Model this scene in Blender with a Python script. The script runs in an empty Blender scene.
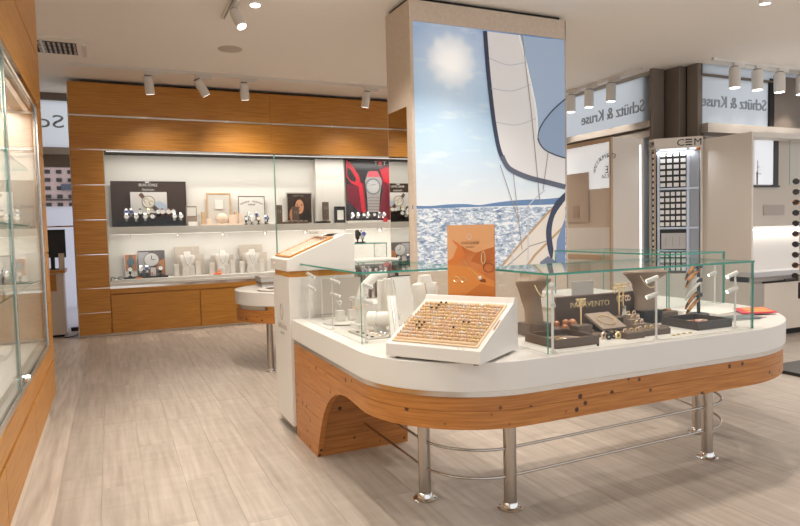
import bpy, bmesh, math, random
from mathutils import Vector, Matrix, Euler
random.seed(7)
sc = bpy.context.scene
COL = sc.collection
PI = math.pi

# ------------------------------------------------------------------ camera
F = 636.0
CAMH = 1.35
def _d(px, py):
    return Vector((px - 400.0, -(py - 263.0), -F)).normalized()
_Y = _d(110, 235)
_X = _d(1800, 195); _X = (_X - _Y * _X.dot(_Y)).normalized()
_Z = _X.cross(_Y)
RM = Matrix((_X, _Y, _Z))                       # world = RM @ cam
CAM = Vector((0, 0, CAMH))
cam_d = bpy.data.cameras.new('camera'); cam_d.sensor_width = 36.0; cam_d.lens = F / 800 * 36.0
cam_d.clip_start = 0.05
cam = bpy.data.objects.new('camera', cam_d); COL.objects.link(cam)
cam.matrix_world = Matrix.Translation(CAM) @ RM.to_4x4()
sc.camera = cam
def PX(px, py, x=None, y=None, z=None):
    """surveyed point: where the sight line meets the plane x=, y= or z= of the room"""
    r = RM @ _d(px, py)
    if x is not None: t = x / r.x
    elif y is not None: t = y / r.y
    else: t = (z - CAMH) / r.z
    return CAM + r * t
def proj(w):
    c = RM.transposed() @ (Vector(w) - CAM)
    if c.z > -0.05: return None
    return (400 - F * c.x / c.z, 263 + F * c.y / c.z)

# ------------------------------------------------------------------ world, exposure
w = bpy.data.worlds.new('world'); sc.world = w; w.use_nodes = True
bg = w.node_tree.nodes['Background']
bg.inputs[0].default_value = (0.95, 0.97, 1.0, 1); bg.inputs[1].default_value = 1.35
sc.view_settings.view_transform = 'Standard'; sc.view_settings.look = 'None'
sc.view_settings.gamma = 1.0; sc.view_settings.use_curve_mapping = False
sc.view_settings.exposure = -0.34
WARM = (1.0, 0.915, 0.82)
SPOT_W = 95.0          # ceiling spotlights
WALL_W = 70.0          # spotlights on the wall cabinet
LED_W = 19.0           # lamps inside the cabinets
sc.cycles.max_bounces = 8; sc.cycles.transparent_max_bounces = 24
sc.cycles.sample_clamp_indirect = 6.0
sc.cycles.caustics_reflective = False; sc.cycles.caustics_refractive = False

# ------------------------------------------------------------------ materials
def S(r, g, b):
    f = lambda c: (c/255/12.92) if c/255 <= .04045 else ((c/255+.055)/1.055)**2.4
    return (f(r), f(g), f(b), 1)
MATS = {}
def mat(name, col, rough=.5, metal=0, emit=0, spec=.5, trans=None, coat=0):
    if name in MATS: return MATS[name]
    m = bpy.data.materials.new(name); m.use_nodes = True
    p = m.node_tree.nodes['Principled BSDF']
    p.inputs['Base Color'].default_value = col
    p.inputs['Roughness'].default_value = rough
    p.inputs['Metallic'].default_value = metal
    p.inputs['Specular IOR Level'].default_value = spec
    if coat: p.inputs['Coat Weight'].default_value = coat; p.inputs['Coat Roughness'].default_value = .08
    if emit:
        p.inputs['Emission Color'].default_value = col; p.inputs['Emission Strength'].default_value = emit
    MATS[name] = m
    return m
def nt(m): return m.node_tree, m.node_tree.nodes, m.node_tree.links, m.node_tree.nodes['Principled BSDF']
def noise_col(m, c1, c2, scale=(1, 1, 1), nscale=5, detail=4, coord='Object', rnd=False, bump=0, lo=.3, hi=.7):
    t, N, L, p = nt(m)
    tc = N.new('ShaderNodeTexCoord'); mp = N.new('ShaderNodeMapping'); mp.inputs['Scale'].default_value = scale
    no = N.new('ShaderNodeTexNoise'); no.inputs['Scale'].default_value = nscale; no.inputs['Detail'].default_value = detail
    cr = N.new('ShaderNodeValToRGB')
    cr.color_ramp.elements[0].color = c1; cr.color_ramp.elements[1].color = c2
    cr.color_ramp.elements[0].position = lo; cr.color_ramp.elements[1].position = hi
    L.new(tc.outputs[coord], mp.inputs[0])
    if rnd:
        oi = N.new('ShaderNodeObjectInfo'); mu = N.new('ShaderNodeMath'); mu.operation = 'MULTIPLY'; mu.inputs[1].default_value = 37
        L.new(oi.outputs['Random'], mu.inputs[0]); L.new(mu.outputs[0], mp.inputs['Location'])
    L.new(mp.outputs[0], no.inputs[0]); L.new(no.outputs[0], cr.inputs[0]); L.new(cr.outputs[0], p.inputs['Base Color'])
    if bump:
        b = N.new('ShaderNodeBump'); b.inputs['Strength'].default_value = bump; b.inputs['Distance'].default_value = .01
        L.new(no.outputs[0], b.inputs['Height']); L.new(b.outputs[0], p.inputs['Normal'])
    return cr, no, mp

white = mat('white_lacquer', S(222, 217, 211), .35)
whitem = mat('white_matt', S(230, 226, 220), .7)
cream = mat('cream_panel', S(226, 214, 200), .6)
beige = mat('beige_laminate', S(226, 219, 211), .6)
greyp = mat('grey_panel', S(176, 168, 160), .5)
taupe = mat('taupe_frame', S(118, 106, 96), .45)
dark = mat('dark_gap', S(24, 22, 22), .7)
black = mat('black_plastic', S(22, 21, 22), .35)
blackl = mat('black_satin', S(40, 36, 35), .4)
chrome = mat('chrome', (.82, .81, .79, 1), .12, 1)
steel = mat('brushed_steel', (.50, .45, .40, 1), .26, 1)
gold = mat('gold', (.88, .66, .36, 1), .25, .55)
rose = mat('rose_gold', (.86, .62, .48, 1), .28, .55)
silver = mat('silver', (.86, .86, .86, 1), .22, .6)
brown = mat('brown_leatherette', S(98, 80, 68), .6)
brownd = mat('dark_brown_board', S(58, 40, 32), .5)
taupel = mat('taupe_velvet', S(150, 132, 118), .8)
greyac = mat('grey_acrylic', S(186, 178, 170), .3)
lens = mat('lamp_lens', (1, .95, .88, 1), .3, 0, 5.0)
ledm = mat('led_strip', (1, .97, .93, 1), .3, 0, 1.0)
ceilm = mat('ceiling_paint', S(244, 238, 230), .85)
noise_col(ceilm, S(242, 236, 228), S(246, 240, 232), (1, 1, 1), 60, 3)
orange = mat('orange_print', S(205, 120, 50), .4)
skin = mat('print_skin', S(190, 130, 95), .5)
red = mat('red_print', S(215, 40, 60), .4)
greyt = mat('grey_print', S(120, 112, 105), .5)
greyl = mat('light_grey_print', S(196, 196, 198), .5)

wood = mat('orange_veneer', S(188, 120, 48), .38)          # wood-faced cabinets, horizontal grain
noise_col(wood, S(178, 116, 40), S(206, 146, 64), (.9, .9, 26), 3.5, 6, 'Object', True, lo=.3, hi=.7)
pine = mat('knotty_pine', S(196, 128, 66), .4)
def pine_nodes(m):
    cr, no, mp = noise_col(m, S(160, 98, 42), S(192, 128, 64), (1.6, 1.6, 30), 3.2, 6, 'Object', True)
    t, N, L, p = nt(m)
    tc = N.new('ShaderNodeTexCoord')
    vo = N.new('ShaderNodeTexVoronoi'); vo.inputs['Scale'].default_value = 11.5
    oi = N.new('ShaderNodeObjectInfo'); mu = N.new('ShaderNodeMath'); mu.operation = 'MULTIPLY'; mu.inputs[1].default_value = 53
    mp2 = N.new('ShaderNodeMapping')
    L.new(oi.outputs['Random'], mu.inputs[0]); L.new(mu.outputs[0], mp2.inputs['Location'])
    L.new(tc.outputs['Object'], mp2.inputs[0]); L.new(mp2.outputs[0], vo.inputs['Vector'])
    r2 = N.new('ShaderNodeValToRGB'); r2.color_ramp.elements[0].position = .11; r2.color_ramp.elements[1].position = .17
    r2.color_ramp.elements[0].color = (1, 1, 1, 1); r2.color_ramp.elements[1].color = (0, 0, 0, 1)
    L.new(vo.outputs['Distance'], r2.inputs[0])
    mx = N.new('ShaderNodeMix'); mx.data_type = 'RGBA'
    L.new(r2.outputs[0], mx.inputs['Factor']); L.new(cr.outputs[0], mx.inputs['A'])
    mx.inputs['B'].default_value = S(70, 36, 18)
    L.new(mx.outputs['Result'], p.inputs['Base Color'])
pine_nodes(pine)
plankm = mat('pale_oak_plank', S(196, 182, 166), .42)
def plank_nodes(m):
    cr, no, mp = noise_col(m, S(164, 151, 139), S(191, 179, 167), (14, .9, 1), 2.2, 6, 'Object', True, lo=.28, hi=.72)
    t, N, L, p = nt(m)
    oi = N.new('ShaderNodeObjectInfo'); mr = N.new('ShaderNodeMapRange'); mr.inputs[3].default_value = .93; mr.inputs[4].default_value = 1.05
    L.new(oi.outputs['Random'], mr.inputs[0])
    tc = N.new('ShaderNodeTexCoord'); mp3 = N.new('ShaderNodeMapping'); mp3.inputs['Scale'].default_value = (.8, 5, 1)
    n2 = N.new('ShaderNodeTexNoise'); n2.inputs['Scale'].default_value = 2.5; n2.inputs['Detail'].default_value = 3
    L.new(tc.outputs['Object'], mp3.inputs[0]); L.new(mp3.outputs[0], n2.inputs[0])
    mr2 = N.new('ShaderNodeMapRange'); mr2.inputs[1].default_value = .3; mr2.inputs[2].default_value = .7; mr2.inputs[3].default_value = .93; mr2.inputs[4].default_value = 1.04
    L.new(n2.outputs[0], mr2.inputs[0])
    mm = N.new('ShaderNodeMath'); mm.operation = 'MULTIPLY'; L.new(mr.outputs[0], mm.inputs[0]); L.new(mr2.outputs[0], mm.inputs[1])
    vm = N.new('ShaderNodeVectorMath'); vm.operation = 'SCALE'
    L.new(cr.outputs[0], vm.inputs[0]); L.new(mm.outputs[0], vm.inputs['Scale']); L.new(vm.outputs[0], p.inputs['Base Color'])
plank_nodes(plankm)
floorm = mat('pale_oak_floor', S(190, 174, 158), .45)
noise_col(floorm, S(176, 162, 148), S(210, 198, 185), (14, .9, 1), 2.2, 6)
towerm = mat('beige_stone', S(178, 158, 138), .55)
noise_col(towerm, S(204, 186, 168), S(214, 197, 180), (1, 1, 1), 40, 4)
mirror = mat('mirror', (.92, .92, .91, 1), .01, 1)
frost = mat('frosted_window_film', S(206, 212, 218), .45)
def add_transl(m, w_, col):
    t, N, L, p = nt(m)
    tr = N.new('ShaderNodeBsdfTranslucent'); tr.inputs[0].default_value = col
    mx = N.new('ShaderNodeMixShader'); mx.inputs[0].default_value = w_
    L.new(p.outputs[0], mx.inputs[1]); L.new(tr.outputs[0], mx.inputs[2]); L.new(mx.outputs[0], N['Material Output'].inputs[0])
add_transl(frost, .85, (.90, .93, .96, 1))
lavend = mat('lavender_film', S(206, 208, 220), .5); add_transl(lavend, .85, (.88, .89, .96, 1))
posterw = mat('white_poster_back', S(244, 246, 248), .4); add_transl(posterw, .65, (.97, .98, 1, 1))
# glass: clear faces, green cut edges
def glass_mat(name, tint, refl=.0):
    m = bpy.data.materials.new(name); m.use_nodes = True
    t = m.node_tree; N = t.nodes; L = t.links
    for n in list(N): N.remove(n)
    out = N.new('ShaderNodeOutputMaterial'); tr = N.new('ShaderNodeBsdfTransparent'); tr.inputs[0].default_value = tint
    gl = N.new('ShaderNodeBsdfGlossy'); gl.inputs['Roughness'].default_value = .01; gl.inputs[0].default_value = (.95, .97, .97, 1)
    lw = N.new('ShaderNodeLayerWeight'); lw.inputs[0].default_value = .5
    po = N.new('ShaderNodeMath'); po.operation = 'POWER'; po.inputs[1].default_value = 4.5; L.new(lw.outputs['Facing'], po.inputs[0])
    fr = N.new('ShaderNodeMath'); fr.operation = 'MULTIPLY_ADD'; fr.inputs[1].default_value = .75; fr.inputs[2].default_value = .010; L.new(po.outputs[0], fr.inputs[0])
    mx = N.new('ShaderNodeMixShader')
    L.new(fr.outputs[0], mx.inputs[0]); L.new(tr.outputs[0], mx.inputs[1]); L.new(gl.outputs[0], mx.inputs[2]); L.new(mx.outputs[0], out.inputs[0])
    MATS[name] = m; return m
glass = glass_mat('clear_glass', (.975, .985, .98, 1))
gedge = mat('glass_cut_edge', S(76, 146, 132), .15); add_transl(gedge, .3, S(80, 160, 140))

# ------------------------------------------------------------------ mesh builder
class M:
    def __init__(s): s.v = []; s.f = []; s.mi = []
    def add(s, vs, fs, mi=0):
        o = len(s.v); s.v += [Vector(v) for v in vs]; s.f += [[i+o for i in f] for f in fs]; s.mi += [mi]*len(fs); return s
    def box(s, x0, x1, y0, y1, z0, z1, mi=0, T=None):
        vs = [Vector((x, y, z)) for z in (z0, z1) for y in (y0, y1) for x in (x0, x1)]
        if T is not None: vs = [T @ v for v in vs]
        return s.add(vs, [(0,2,3,1),(4,5,7,6),(0,1,5,4),(2,6,7,3),(0,4,6,2),(1,3,7,5)], mi)
    def cyl(s, a, b, r, r2=None, n=12, caps=True, mi=0):
        a = Vector(a); b = Vector(b); r2 = r if r2 is None else r2
        d = (b-a).normalized(); u = d.orthogonal().normalized(); w_ = d.cross(u)
        vs = []
        for p, rr in ((a, r), (b, r2)):
            for i in range(n):
                t = 2*PI*i/n; vs.append(p + (u*math.cos(t) + w_*math.sin(t))*rr)
        fs = [(i, (i+1) % n, n+(i+1) % n, n+i) for i in range(n)]
        if caps: fs += [tuple(range(n-1, -1, -1)), tuple(range(n, 2*n))]
        return s.add(vs, fs, mi)
    def tube(s, pts, r, n=6, closed=False, rs=None, mi=0):
        pts = [Vector(p) for p in pts]; k = len(pts); vs = []; fs = []; up = None
        for i, p in enumerate(pts):
            if closed: d = pts[(i+1) % k]-pts[i-1]
            else: d = pts[min(i+1, k-1)]-pts[max(i-1, 0)]
            d.normalize()
            if up is None: up = d.orthogonal().normalized()
            up = (up - d*up.dot(d))
            up = up.normalized() if up.length > 1e-6 else d.orthogonal().normalized()
            w_ = d.cross(up); rr = rs[i] if rs else r
            for j in range(n):
                t = 2*PI*j/n; vs.append(p + (up*math.cos(t)+w_*math.sin(t))*rr)
        for i in range(k if closed else k-1):
            a = i*n; b = ((i+1) % k)*n
            fs += [(a+j, a+(j+1) % n, b+(j+1) % n, b+j) for j in range(n)]
        if not closed: fs += [tuple(range(n-1, -1, -1)), tuple(range((k-1)*n, k*n))]
        return s.add(vs, fs, mi)
    def lathe(s, prof, c=(0, 0, 0), n=16, T=None, sx=1, sy=1, mi=0):
        vs = []; c = Vector(c)
        for (r, z) in prof:
            for i in range(n):
                t = 2*PI*i/n; v = Vector((r*math.cos(t)*sx, r*math.sin(t)*sy, z))
                vs.append((T @ v) if T is not None else c+v)
        fs = [(i*n+j, i*n+(j+1) % n, (i+1)*n+(j+1) % n, (i+1)*n+j) for i in range(len(prof)-1) for j in range(n)]
        fs += [tuple(range(n-1, -1, -1)), tuple(range((len(prof)-1)*n, len(prof)*n))]
        return s.add(vs, fs, mi)
    def prism(s, poly, T, h, mi=0):
        """polygon (u,v) in frame T extruded along its third axis by h"""
        n = len(poly)
        vs = [T @ Vector((u, v, 0)) for u, v in poly] + [T @ Vector((u, v, h)) for u, v in poly]
        return s.add(vs, [tuple(range(n-1, -1, -1)), tuple(range(n, 2*n))] + [(i, (i+1) % n, n+(i+1) % n, n+i) for i in range(n)], mi)
    def flat(s, pts, th=.002, d=None, mi=0):
        """thin slab: 3-D polygon pushed along d by th"""
        pts = [Vector(p) for p in pts]; n = len(pts)
        d = Vector(d if d is not None else (0, -1, 0)) * th
        return s.add(pts + [p+d for p in pts], [tuple(range(n-1, -1, -1)), tuple(range(n, 2*n))] + [(i, (i+1) % n, n+(i+1) % n, n+i) for i in range(n)], mi)
    def sphere(s, c, r, n=8, m=6, sc3=(1, 1, 1), mi=0):
        prof = [(max(r*math.sin(PI*i/m), 1e-4), -r*math.cos(PI*i/m)) for i in range(m+1)]
        vs = []; c = Vector(c)
        for (rr, z) in prof:
            for i in range(n):
                t = 2*PI*i/n; vs.append(c+Vector((rr*math.cos(t)*sc3[0], rr*math.sin(t)*sc3[1], z*sc3[2])))
        fs = [(i*n+j, i*n+(j+1) % n, (i+1)*n+(j+1) % n, (i+1)*n+j) for i in range(m) for j in range(n)]
        return s.add(vs, fs, mi)
    def mesh(s, name, mats, off=Vector((0, 0, 0)), smooth=False):
        me = bpy.data.meshes.new(name); me.from_pydata([v-off for v in s.v], [], s.f)
        for m in (mats if isinstance(mats, (list, tuple)) else [mats]): me.materials.append(m)
        if any(s.mi):
            me.polygons.foreach_set('material_index', s.mi)
        bm = bmesh.new(); bm.from_mesh(me); bmesh.ops.recalc_face_normals(bm, faces=bm.faces); bm.to_mesh(me); bm.free()
        if smooth:
            me.polygons.foreach_set('use_smooth', [True]*len(me.polygons))
            try: me.set_sharp_from_angle(angle=math.radians(40))
            except Exception: pass
        me.update(); return me
    def bbase(s):
        xs = [v.x for v in s.v]; ys = [v.y for v in s.v]; zs = [v.z for v in s.v]
        return Vector(((min(xs)+max(xs))/2, (min(ys)+max(ys))/2, min(zs)))

def tag(o, label=None, cat=None, group=None, kind=None):
    if label: o['label'] = label
    if cat: o['category'] = cat
    if group: o['group'] = group
    if kind: o['kind'] = kind
    return o
def bev(o, w_, seg=2):
    b = o.modifiers.new('bevel', 'BEVEL'); b.width = w_; b.segments = seg; b.limit_method = 'ANGLE'
    return o
def solo(name, m, mt, label=None, cat=None, group=None, kind=None, smooth=False):
    """a thing that is one mesh"""
    off = m.bbase(); o = bpy.data.objects.new(name, m.mesh(name, mt, off, smooth)); o.location = off; COL.objects.link(o)
    return tag(o, label, cat, group, kind)
def struct(name, m, mt, label=None):
    o = solo(name, m, mt, label, None, None, 'structure'); return o
def thing(name, label, cat, loc=(0, 0, 0), rotz=0, group=None):
    o = bpy.data.objects.new(name, None); o.empty_display_size = .05; COL.objects.link(o)
    o.location = loc; o.rotation_euler = (0, 0, rotz); return tag(o, label, cat, group)
def wloc(o):
    v = Vector(o.location); p = o.parent
    while p: v += Vector(p.location); p = p.parent
    return v
def part(par, name, m, mt, smooth=False, label=None, local=False):
    """mesh child of a thing or part; vertices in world coordinates unless local"""
    if local: off = Vector((0, 0, 0)); loc = off
    else: off = m.bbase(); loc = off - wloc(par)
    o = bpy.data.objects.new(name, m.mesh(name, mt, off, smooth)); COL.objects.link(o)
    o.parent = par; o.location = loc
    if label: o['label'] = label
    return o
def share(par, name, me, loc):
    o = bpy.data.objects.new(name, me); COL.objects.link(o); o.parent = par; o.location = Vector(loc) - wloc(par); return o
def dup(root, loc, rotz=None, label=None, group=None, parent=None):
    r = root.copy(); COL.objects.link(r); r.location = loc; r.parent = parent
    if rotz is not None: r.rotation_euler = (0, 0, rotz)
    if label: r['label'] = label
    if group: r['group'] = group
    for ch in root.children:
        c = ch.copy(); COL.objects.link(c); c.parent = r
        for g in ch.children:
            d = g.copy(); COL.objects.link(d); d.parent = c
    return r
def pane(par, name, x0, x1, y0, y1, z0, z1, mats=None, clear=()):
    """glass pane: the two thinnest-opposed faces clear, the cut edges green"""
    dx, dy, dz = x1-x0, y1-y0, z1-z0
    ax = min(range(3), key=lambda i: (dx, dy, dz)[i])
    m = M(); m.box(x0, x1, y0, y1, z0, z1)
    big = {2: (0, 1), 1: (2, 3), 0: (4, 5)}[ax]
    m.mi = [0 if (i in big or i in clear) else 1 for i in range(6)]
    return part(par, name, m, mats or [glass, gedge])
_tx = {}
def text_mesh(s, size=1.0):
    if s in _tx: vs, fs, w_ = _tx[s]
    else:
        c = bpy.data.curves.new('lettering', 'FONT'); c.body = s; c.size = 1.0; c.resolution_u = 3
        o = bpy.data.objects.new('lettering', c); COL.objects.link(o)
        dg = bpy.context.evaluated_depsgraph_get(); me = bpy.data.meshes.new_from_object(o.evaluated_get(dg))
        vs = [v.co.copy() for v in me.vertices]; fs = [list(p.vertices) for p in me.polygons]
        w_ = max((v.x for v in vs), default=0)
        bpy.data.objects.remove(o); bpy.data.curves.remove(c); bpy.data.meshes.remove(me); _tx[s] = (vs, fs, w_)
    return vs, fs, w_
def text_on(m, s, T, size, width=None, th=.002, flip=False):
    """raised letters, centred on frame T (u right, v up, w out)"""
    vs, fs, w_ = text_mesh(s)
    kx = (width / w_) if width else size
    g = -1 if flip else 1
    bot = [T @ Vector(((v.x-w_/2)*kx*g, (v.y-.35)*size, 0)) for v in vs]
    top = [T @ Vector(((v.x-w_/2)*kx*g, (v.y-.35)*size, th)) for v in vs]
    n = len(vs)
    cnt = {}
    for f in fs:
        for i in range(len(f)):
            e = (f[i], f[(i+1) % len(f)]); cnt[e] = 1
    side = [(a, b, b+n, a+n) for (a, b) in cnt if (b, a) not in cnt]
    m.add(bot+top, [list(reversed(f)) for f in fs] + [[i+n for i in f] for f in fs] + side)
def frame(o, u, v):
    u = Vector(u).normalized(); v = Vector(v).normalized(); w_ = u.cross(v)
    return Matrix(((u.x, v.x, w_.x, o[0]), (u.y, v.y, w_.y, o[1]), (u.z, v.z, w_.z, o[2]), (0, 0, 0, 1)))
FRONT = lambda x, y, z: frame((x, y, z), (1, 0, 0), (0, 0, 1))      # faces -y
ORD = ['first', 'second', 'third', 'fourth', 'fifth', 'sixth', 'seventh', 'eighth', 'ninth', 'tenth', 'eleventh', 'twelfth', 'thirteenth', 'fourteenth', 'fifteenth', 'sixteenth']
def spot(loc, target, watt, angle=70, blend=.6, rad=.04, col=WARM):
    l = bpy.data.lights.new('spot_beam', 'SPOT'); l.energy = watt; l.spot_size = math.radians(angle); l.spot_blend = blend
    l.shadow_soft_size = rad; l.color = col
    o = bpy.data.objects.new('spot_beam', l); COL.objects.link(o); o.location = loc
    o.rotation_euler = (Vector(target)-Vector(loc)).to_track_quat('-Z', 'Y').to_euler(); return o
def area(loc, target, watt, sx, sy, col=(1, .95, .88)):
    l = bpy.data.lights.new('led_light', 'AREA'); l.shape = 'RECTANGLE'; l.size = sx; l.size_y = sy; l.energy = watt; l.color = col
    o = bpy.data.objects.new('led_light', l); COL.objects.link(o); o.location = loc
    o.rotation_euler = (Vector(target)-Vector(loc)).to_track_quat('-Z', 'Y').to_euler(); return o

# ================================================================== SHELL
ZC = 3.40
YB = 9.336                                    # front of the wall cabinet
fl = struct('floor', M().box(-1.1, 12, -1.0, 11.2, -.06, -.004), floorm, 'pale greyish oak plank floor running away from the camera')
PW = .2075; PL = 1.24
pm = M().box(-PW/2+.0005, PW/2-.0005, -PL/2+.0005, PL/2-.0005, -.004, 0).mesh('plank', plankm)
cand = []
ci = -3
for ci in range(-3, 44):
    xc = .316 + PW*(ci+.5)
    offy = random.random()*PL
    for k in range(-1, 9):
        yc = .4 + offy + k*PL
        if yc+PL/2 > 10.4 or xc < -.75 or xc > 8.6: continue
        vis = False
        for dx in (-PW/2, 0, PW/2):
            for q in range(9):
                p = proj((xc+dx, yc+PL*(q/8-.5), 0))
                if p and -15 < p[0] < 815 and 200 < p[1] < 545: vis = True
        if not vis: continue
        if yc > YB-.2 and xc > 0: continue
        cand.append((xc*xc+yc*yc, xc, yc))
cand.sort()
cand = [c for c in cand if not (c[1] > 4.6 and c[2] > 5.2)][:300]
for _, xc, yc in cand: share(fl, 'plank', pm, (xc, yc, 0))

struct('ceiling', M().box(-1.1, 6.82, -1.0, 10.5, ZC, ZC+.1).box(6.82, 12, -1.0, 6.06, ZC, ZC+.1).box(6.82, 7.12, 6.06, 6.76, ZC, ZC+.1), ceilm, 'matt off-white ceiling with light tracks')
struct('wall_left', M().box(-1.15, -1.1, -1.0, 11.2, 0, ZC), cream, 'cream wall behind the tall glazed cabinet')
struct('wall_back', M().box(-.36, 6.9, 9.93, 10.0, 0, ZC), cream, 'cream wall behind the long wooden wall cabinet')

# ------------------------------------------------------------------ window walls
def lettering(par, s, T, size, width, mt=None, th=.012, flip=True):
    m = M(); text_on(m, s, T, size, width, th, flip); return part(par, 'lettering', m, mt or steel2)
steel2 = mat('grey_letter_metal', S(150, 157, 166), .35, .3)
# window_1 : plane x = 6.75 running away behind the corner pillars
w1 = struct('window_1', M().box(6.76, 6.80, 6.5, 9.9, 3.35, ZC), greyp, 'frosted upper shop window with reversed lettering beside the tall tower')
part(w1, 'frosted_pane', M().box(6.775, 6.785, 6.5, 9.9, 2.72, 3.35), frost)
part(w1, 'transom_rail', M().box(6.66, 6.80, 6.45, 9.9, 2.63, 2.72), greyp)
part(w1, 'dark_joint', M().box(6.74, 6.80, 6.45, 9.9, 2.59, 2.63), taupe)
part(w1, 'lower_rail', M().box(6.68, 6.80, 6.45, 9.9, 2.50, 2.59), greyp)
part(w1, 'lower_pane', M().box(6.775, 6.785, 6.5, 9.9, .3, 2.5), frost)
part(w1, 'lower_sill', M().box(6.70, 6.80, 6.45, 9.9, 0, .3), greyp)
a = PX(582, 119, x=6.77); b = PX(645, 106, x=6.77)
lettering(w1, 'Schütz & Kruse', frame((6.772, (a.y+b.y)/2, (a.z+b.z)/2), (0, -1, 0), (0, 0, 1)), .235, abs(a.y-b.y), th=.015)
# window_2 : plane y = 6.0 to the right of the pillars
w2 = struct('window_2', M().box(7.1, 12, 6.0, 6.05, 3.27, ZC), frost, 'frosted upper shop window with reversed lettering beyond the corner pillars')
part(w2, 'frame_bar', M().box(7.1, 8.55, 5.985, 6.05, 3.245, 3.27), taupe)
part(w2, 'frosted_pane', M().box(7.1, 8.42, 6.02, 6.03, 2.62, 3.25), frost)
part(w2, 'dark_mullion', M().box(8.42, 8.50, 5.99, 6.05, 2.6, 3.3), dark)
part(w2, 'grey_panel', M().box(8.50, 12, 5.98, 6.05, 2.6, 3.34), taupe)
part(w2, 'transom_rail', M().box(7.1, 12, 5.90, 6.05, 2.50, 2.62), greyp)
part(w2, 'dark_joint', M().box(7.1, 12, 5.97, 6.05, 2.45, 2.50), taupe)
part(w2, 'lower_rail', M().box(7.1, 12, 5.93, 6.05, 2.38, 2.45), greyp)
part(w2, 'lower_pane', M().box(7.1, 12, 6.02, 6.03, .3, 2.4), frost)
part(w2, 'lower_sill', M().box(7.1, 12, 5.95, 6.05, 0, .3), greyp)
a = PX(705, 102, y=6.01); b = PX(766, 104, y=6.01)
lettering(w2, 'Schütz & Kruse', FRONT((a.x+b.x)/2-.03, 6.015, (a.z+b.z)/2), .215, (b.x-a.x)*1.06, th=.015)
# stepped corner pillars
for nm, x0, x1, y0, y1 in (('trim_1', 6.67, 6.88, 6.41, 6.465), ('trim_2', 6.925, 7.05, 6.20, 6.7), ('trim_3', 7.03, 7.12, 6.0, 6.17)):
    o = struct(nm, M().box(x0, x1, y0, y1, 0, ZC), taupe, 'taupe corner pillar between the two lettered windows, %s of three steps' % {'trim_1': 'nearest the tower', 'trim_2': 'middle', 'trim_3': 'outermost'}[nm])
    bev(o, .006)
struct('trim_4', M().box(6.83, 6.925, 6.465, 6.7, 0, ZC).box(7.05, 7.08, 6.17, 6.5, 0, ZC), dark, 'dark recessed joints between the taupe corner pillars')
# window_3 : in the passage behind the tall cabinet
w3 = struct('window_3', M().box(-1.1, -.3, 10.42, 10.5, 3.30, ZC), taupe, 'narrow window in the passage with frosted top and view of a building')
part(w3, 'frosted_pane', M().box(-1.1, -.3, 10.46, 10.47, 2.62, 3.30), frost)
part(w3, 'transom_rail', M().box(-1.1, -.3, 10.36, 10.5, 2.52, 2.62), greyp)
part(w3, 'dark_joint', M().box(-1.1, -.3, 10.40, 10.5, 2.34, 2.52), taupe)
pane(w3, 'clear_pane', -1.1, -.3, 10.46, 10.47, 1.78, 2.34)
part(w3, 'lower_film', M().box(-1.1, -.3, 10.45, 10.47, .30, 1.78), lavend)
part(w3, 'chrome_bar', M().box(-1.1, -.3, 10.43, 10.45, 1.48, 1.50), chrome)
part(w3, 'lower_sill', M().box(-1.1, -.3, 10.40, 10.5, 0, .30), lavend)
lettering(w3, 'Sc', FRONT(PX(52, 121, y=10.44).x, 10.455, PX(52, 121, y=10.44).z), .26, .33, th=.015)
# building across the street
fac = thing('brick_building', 'pinkish brick building with dark windows seen through the passage window', 'building', (-4, 30, 0))
brick = mat('pink_brick', S(176, 152, 150), .8)
noise_col(brick, S(160, 134, 132), S(196, 172, 168), (1, 1, 3), 14, 3)
part(fac, 'facade', M().box(-9, 2.0, 30, 30.3, -1, 12), brick)
for r in range(8):
    for c in range(7):
        x = -3.6+c*.42; z = 1.9+r*.34
        part(fac, 'window', M().box(x, x+.20, 29.96, 30.0, z, z+.15), blackl)
part(fac, 'sign_board', M().box(-1.75, -.6, 29.85, 29.96, 3.25, 3.5), mat('slate_sign', S(70, 74, 90), .5))
part(fac, 'cornice', M().box(-9, 2.0, 29.9, 30.0, 2.83, 2.88), blackl)

# ceiling cassette, speaker, tracks
v = thing('ceiling_vent', 'white ceiling air cassette with dark louvre grille', 'vent', (-.4, 7.9, ZC))
part(v, 'housing', M().box(-.85, -.10, 7.5, 8.3, ZC-.012, ZC), ceilm)
gr = part(v, 'grille', M().box(-.85, -.24, 7.66, 8.14, ZC-.014, ZC-.012), dark)
for k in range(3):
    for j in range(12):
        part(gr, 'louvre', M().box(-.80+j*.048, -.795+j*.048+.018, 7.68+k*.155, 7.80+k*.155, ZC-.02, ZC-.014), greyp)
part(v, 'divider', M().box(-.58, -.56, 7.62, 8.18, ZC-.022, ZC-.012), white)
part(v, 'side_flap', M().box(-.19, -.145, 7.66, 8.14, ZC-.03, ZC-.012), white)
solo('ceiling_speaker', M().lathe([(.13, ZC-.006), (.135, ZC-.003), (.135, ZC)], n=24, c=(1.316, 7.37, 0)), mat('speaker_cloth', S(196, 184, 170), .8), 'round flush ceiling speaker above the white floor counter', 'speaker', smooth=True)

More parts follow.
